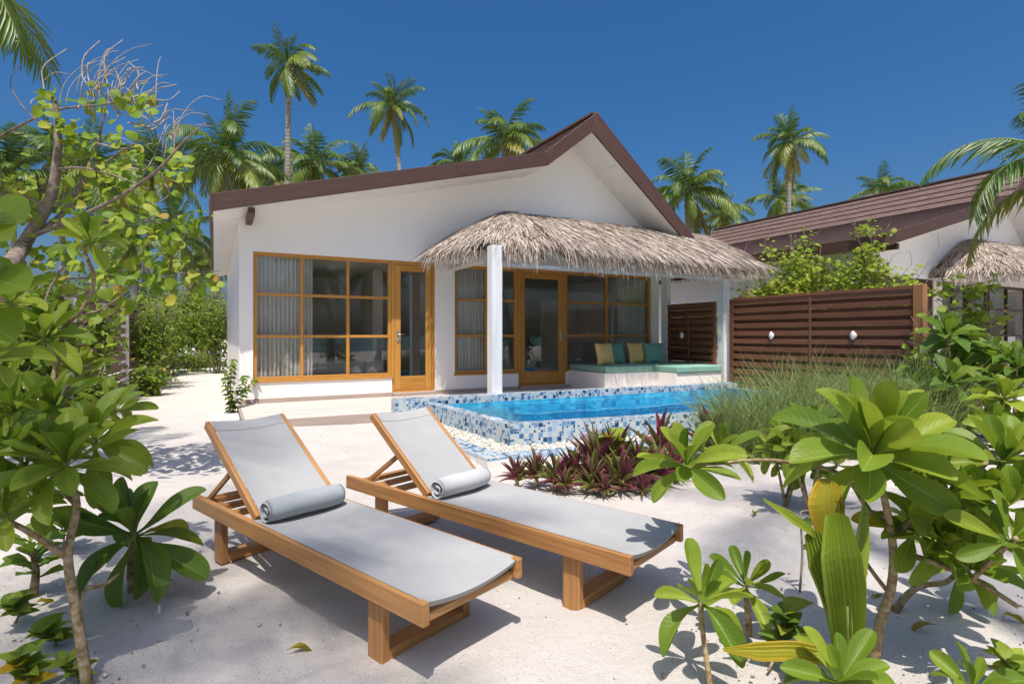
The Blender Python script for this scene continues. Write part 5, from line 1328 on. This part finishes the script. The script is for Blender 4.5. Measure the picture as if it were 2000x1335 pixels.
for px, Y, h, sp, n, sz, lab in [(292, 14.0, 2.7, .55, 900, .10, 'leafy climber around the white fence post left of the path'), (165, 10.9, 2.5, .6, 800, .11, 'leafy climber nearest the camera on the weathered fence'), (300, 15.2, 2.9, .7, 1000, .11, 'tall leafy shrub beside the path, behind the white post'), (172, 9.7, .9, .4, 260, .10, 'low leafy shrub at the foot of the weathered fence'), (325, 18.5, 3.1, .9, 1000, .12, 'yellow green shrub where the path narrows'), (290, 12.6, .75, .45, 320, .10, 'low bushy plant at the path edge below the white post'), (345, 22.5, 3.9, 1.5, 1500, .15, 'hedge closing the end of the sand path, left part'), (400, 23.5, 4.0, 1.4, 1500, .15, 'hedge closing the end of the sand path, by the villa wall'), (425, 20.0, 3.2, .9, 800, .13, 'bright shrub close to the villa side wall'), (60, 8.2, 2.6, .8, 900, .13, 'leafy shrub behind the left foreground naupaka'), (-20, 7.4, 2.3, .8, 500, .13, 'leafy shrub at the far left edge behind the naupaka'), (380, 21.0, .8, .9, 400, .12, 'low green ground plants at the end of the path'), (290, 26, 4.6, 1.8, 1300, .17, 'tall hedge behind the white fence posts'), (180, 25, 4.8, 2.0, 1200, .18, 'tall hedge at the back of the left garden'), (60, 24, 4.8, 2.2, 1200, .18, 'tall hedge at the back of the far left garden')]:
    bush('hedge_shrub', lab, 'shrub', BX(px, Y), h, sp, 13, int(n*2.2), sz, HED+RND[:1] if Y < 14 else HED, 'hedge', HG, .022, .5, .06, .22 if Y > 14 else .13, 3, rlo=.33 if Y > 17 else 0.)
# plant at the house corner
for k, (px, py, top, lab) in enumerate([(437, 805, 700, 'narrow upright plant against the villa side wall')]):
    b = hp(-.22, .75); b = np.array([b[0]-.02, b[1], 0]); r = thing('column_plant', lab, 'plant', b, 0); st = MB(); lf = MB(); random.seed(2)
    for q in range(5):
        e = b+np.array([random.uniform(-.12, .1), random.uniform(-.2, .9), random.uniform(.55, .95)]); p = limb(st, [b+np.array([random.uniform(-.05, .05), .1*q, 0]), (b+e)/2+np.array([.03, 0, .05]), e], .008, .004, 12, 5)
        for i in range(60):
            c = p[random.randint(1, len(p)-1)]; a = i*2.4; L = random.uniform(.07, .12); lf.inst(HED[i % 2], c, (math.cos(a), math.sin(a), -.25), (0, -.3, 1), L, L, random.random()*.7)
    st.build('stems', M['stem'], r); lf.build('foliage', M['hedge'], r)
# a dense bush outside the frame that shades the window reflections
for k, (x, y, h, lab) in enumerate([(-1.5, -3.5, 1.3, 'naupaka bush behind the camera at the left'), (1.6, -4.5, 1.4, 'naupaka bush behind the camera in the middle'), (4.6, -4., 1.5, 'naupaka bush behind the camera at the right'), (7.5, -3., 1.6, 'naupaka bush behind the camera, far right')]):
    bush('naupaka_bush', lab, 'shrub', (x, y, 0), h, 1.2, 9, 420, .2, NAU_S, 'naupaka', 'bushes behind the camera', .02, .6, .1, .15)
# fallen leaves on the sand
random.seed(8)
for px, py, lab in ((65, 1193, 'curled brown fallen leaf on the sand at the lower left'), (1705, 1178, 'small dry leaf on the sand beside the mottled trunk'), (1718, 1198, 'small curled dry leaf behind the mottled trunk'), (1562, 1318, 'brown fallen leaf near the bottom edge'), (1690, 1118, 'pale dry leaf on the sand behind the coconut sprout'), (1830, 1235, 'small brown leaf on the sand right of the mottled trunk'), (1475, 1010, 'small dry leaf on open sand right of the second lounger'), (560, 1285, 'small curled leaf on the shaded sand left of the front lounger leg'), (1955, 1215, 'dry leaf on the sand at the lower right edge')):
    b = gr(px, py); mb = MB(); mb.inst(NAU[3], b+np.array([0, 0, .035]), (random.gauss(0, 1), random.gauss(0, 1), .1), (0, .2, 1), .11, .11, .98)
    o = mb.build('fallen_leaf', M['naupaka']); tag(o, lab, 'leaf', 'fallen leaves on the sand')

cf = MB(); rc = np.random.default_rng(17)
for i in range(900):
    b = gr(rc.uniform(-50, 2050), 800+540*rc.random()**.8); s_ = rc.uniform(.003, .008)*(1 if rc.random() < .93 else 1.8)
    cf.lathe([(.0005, -.5*s_), (s_*.9, -.2*s_), (s_*.7, .35*s_), (.0005, .5*s_)], b+np.array([0, 0, s_*.3+.004]), rc.normal(size=3)+np.array([0, 0, .4]), 5, rc.random())
o = cf.build('coral_bits', M['coral']); struct(o, 'stuff'); o['label'] = 'tiny coral bits and plant crumbs scattered over the sand'; o['category'] = 'coral bits'
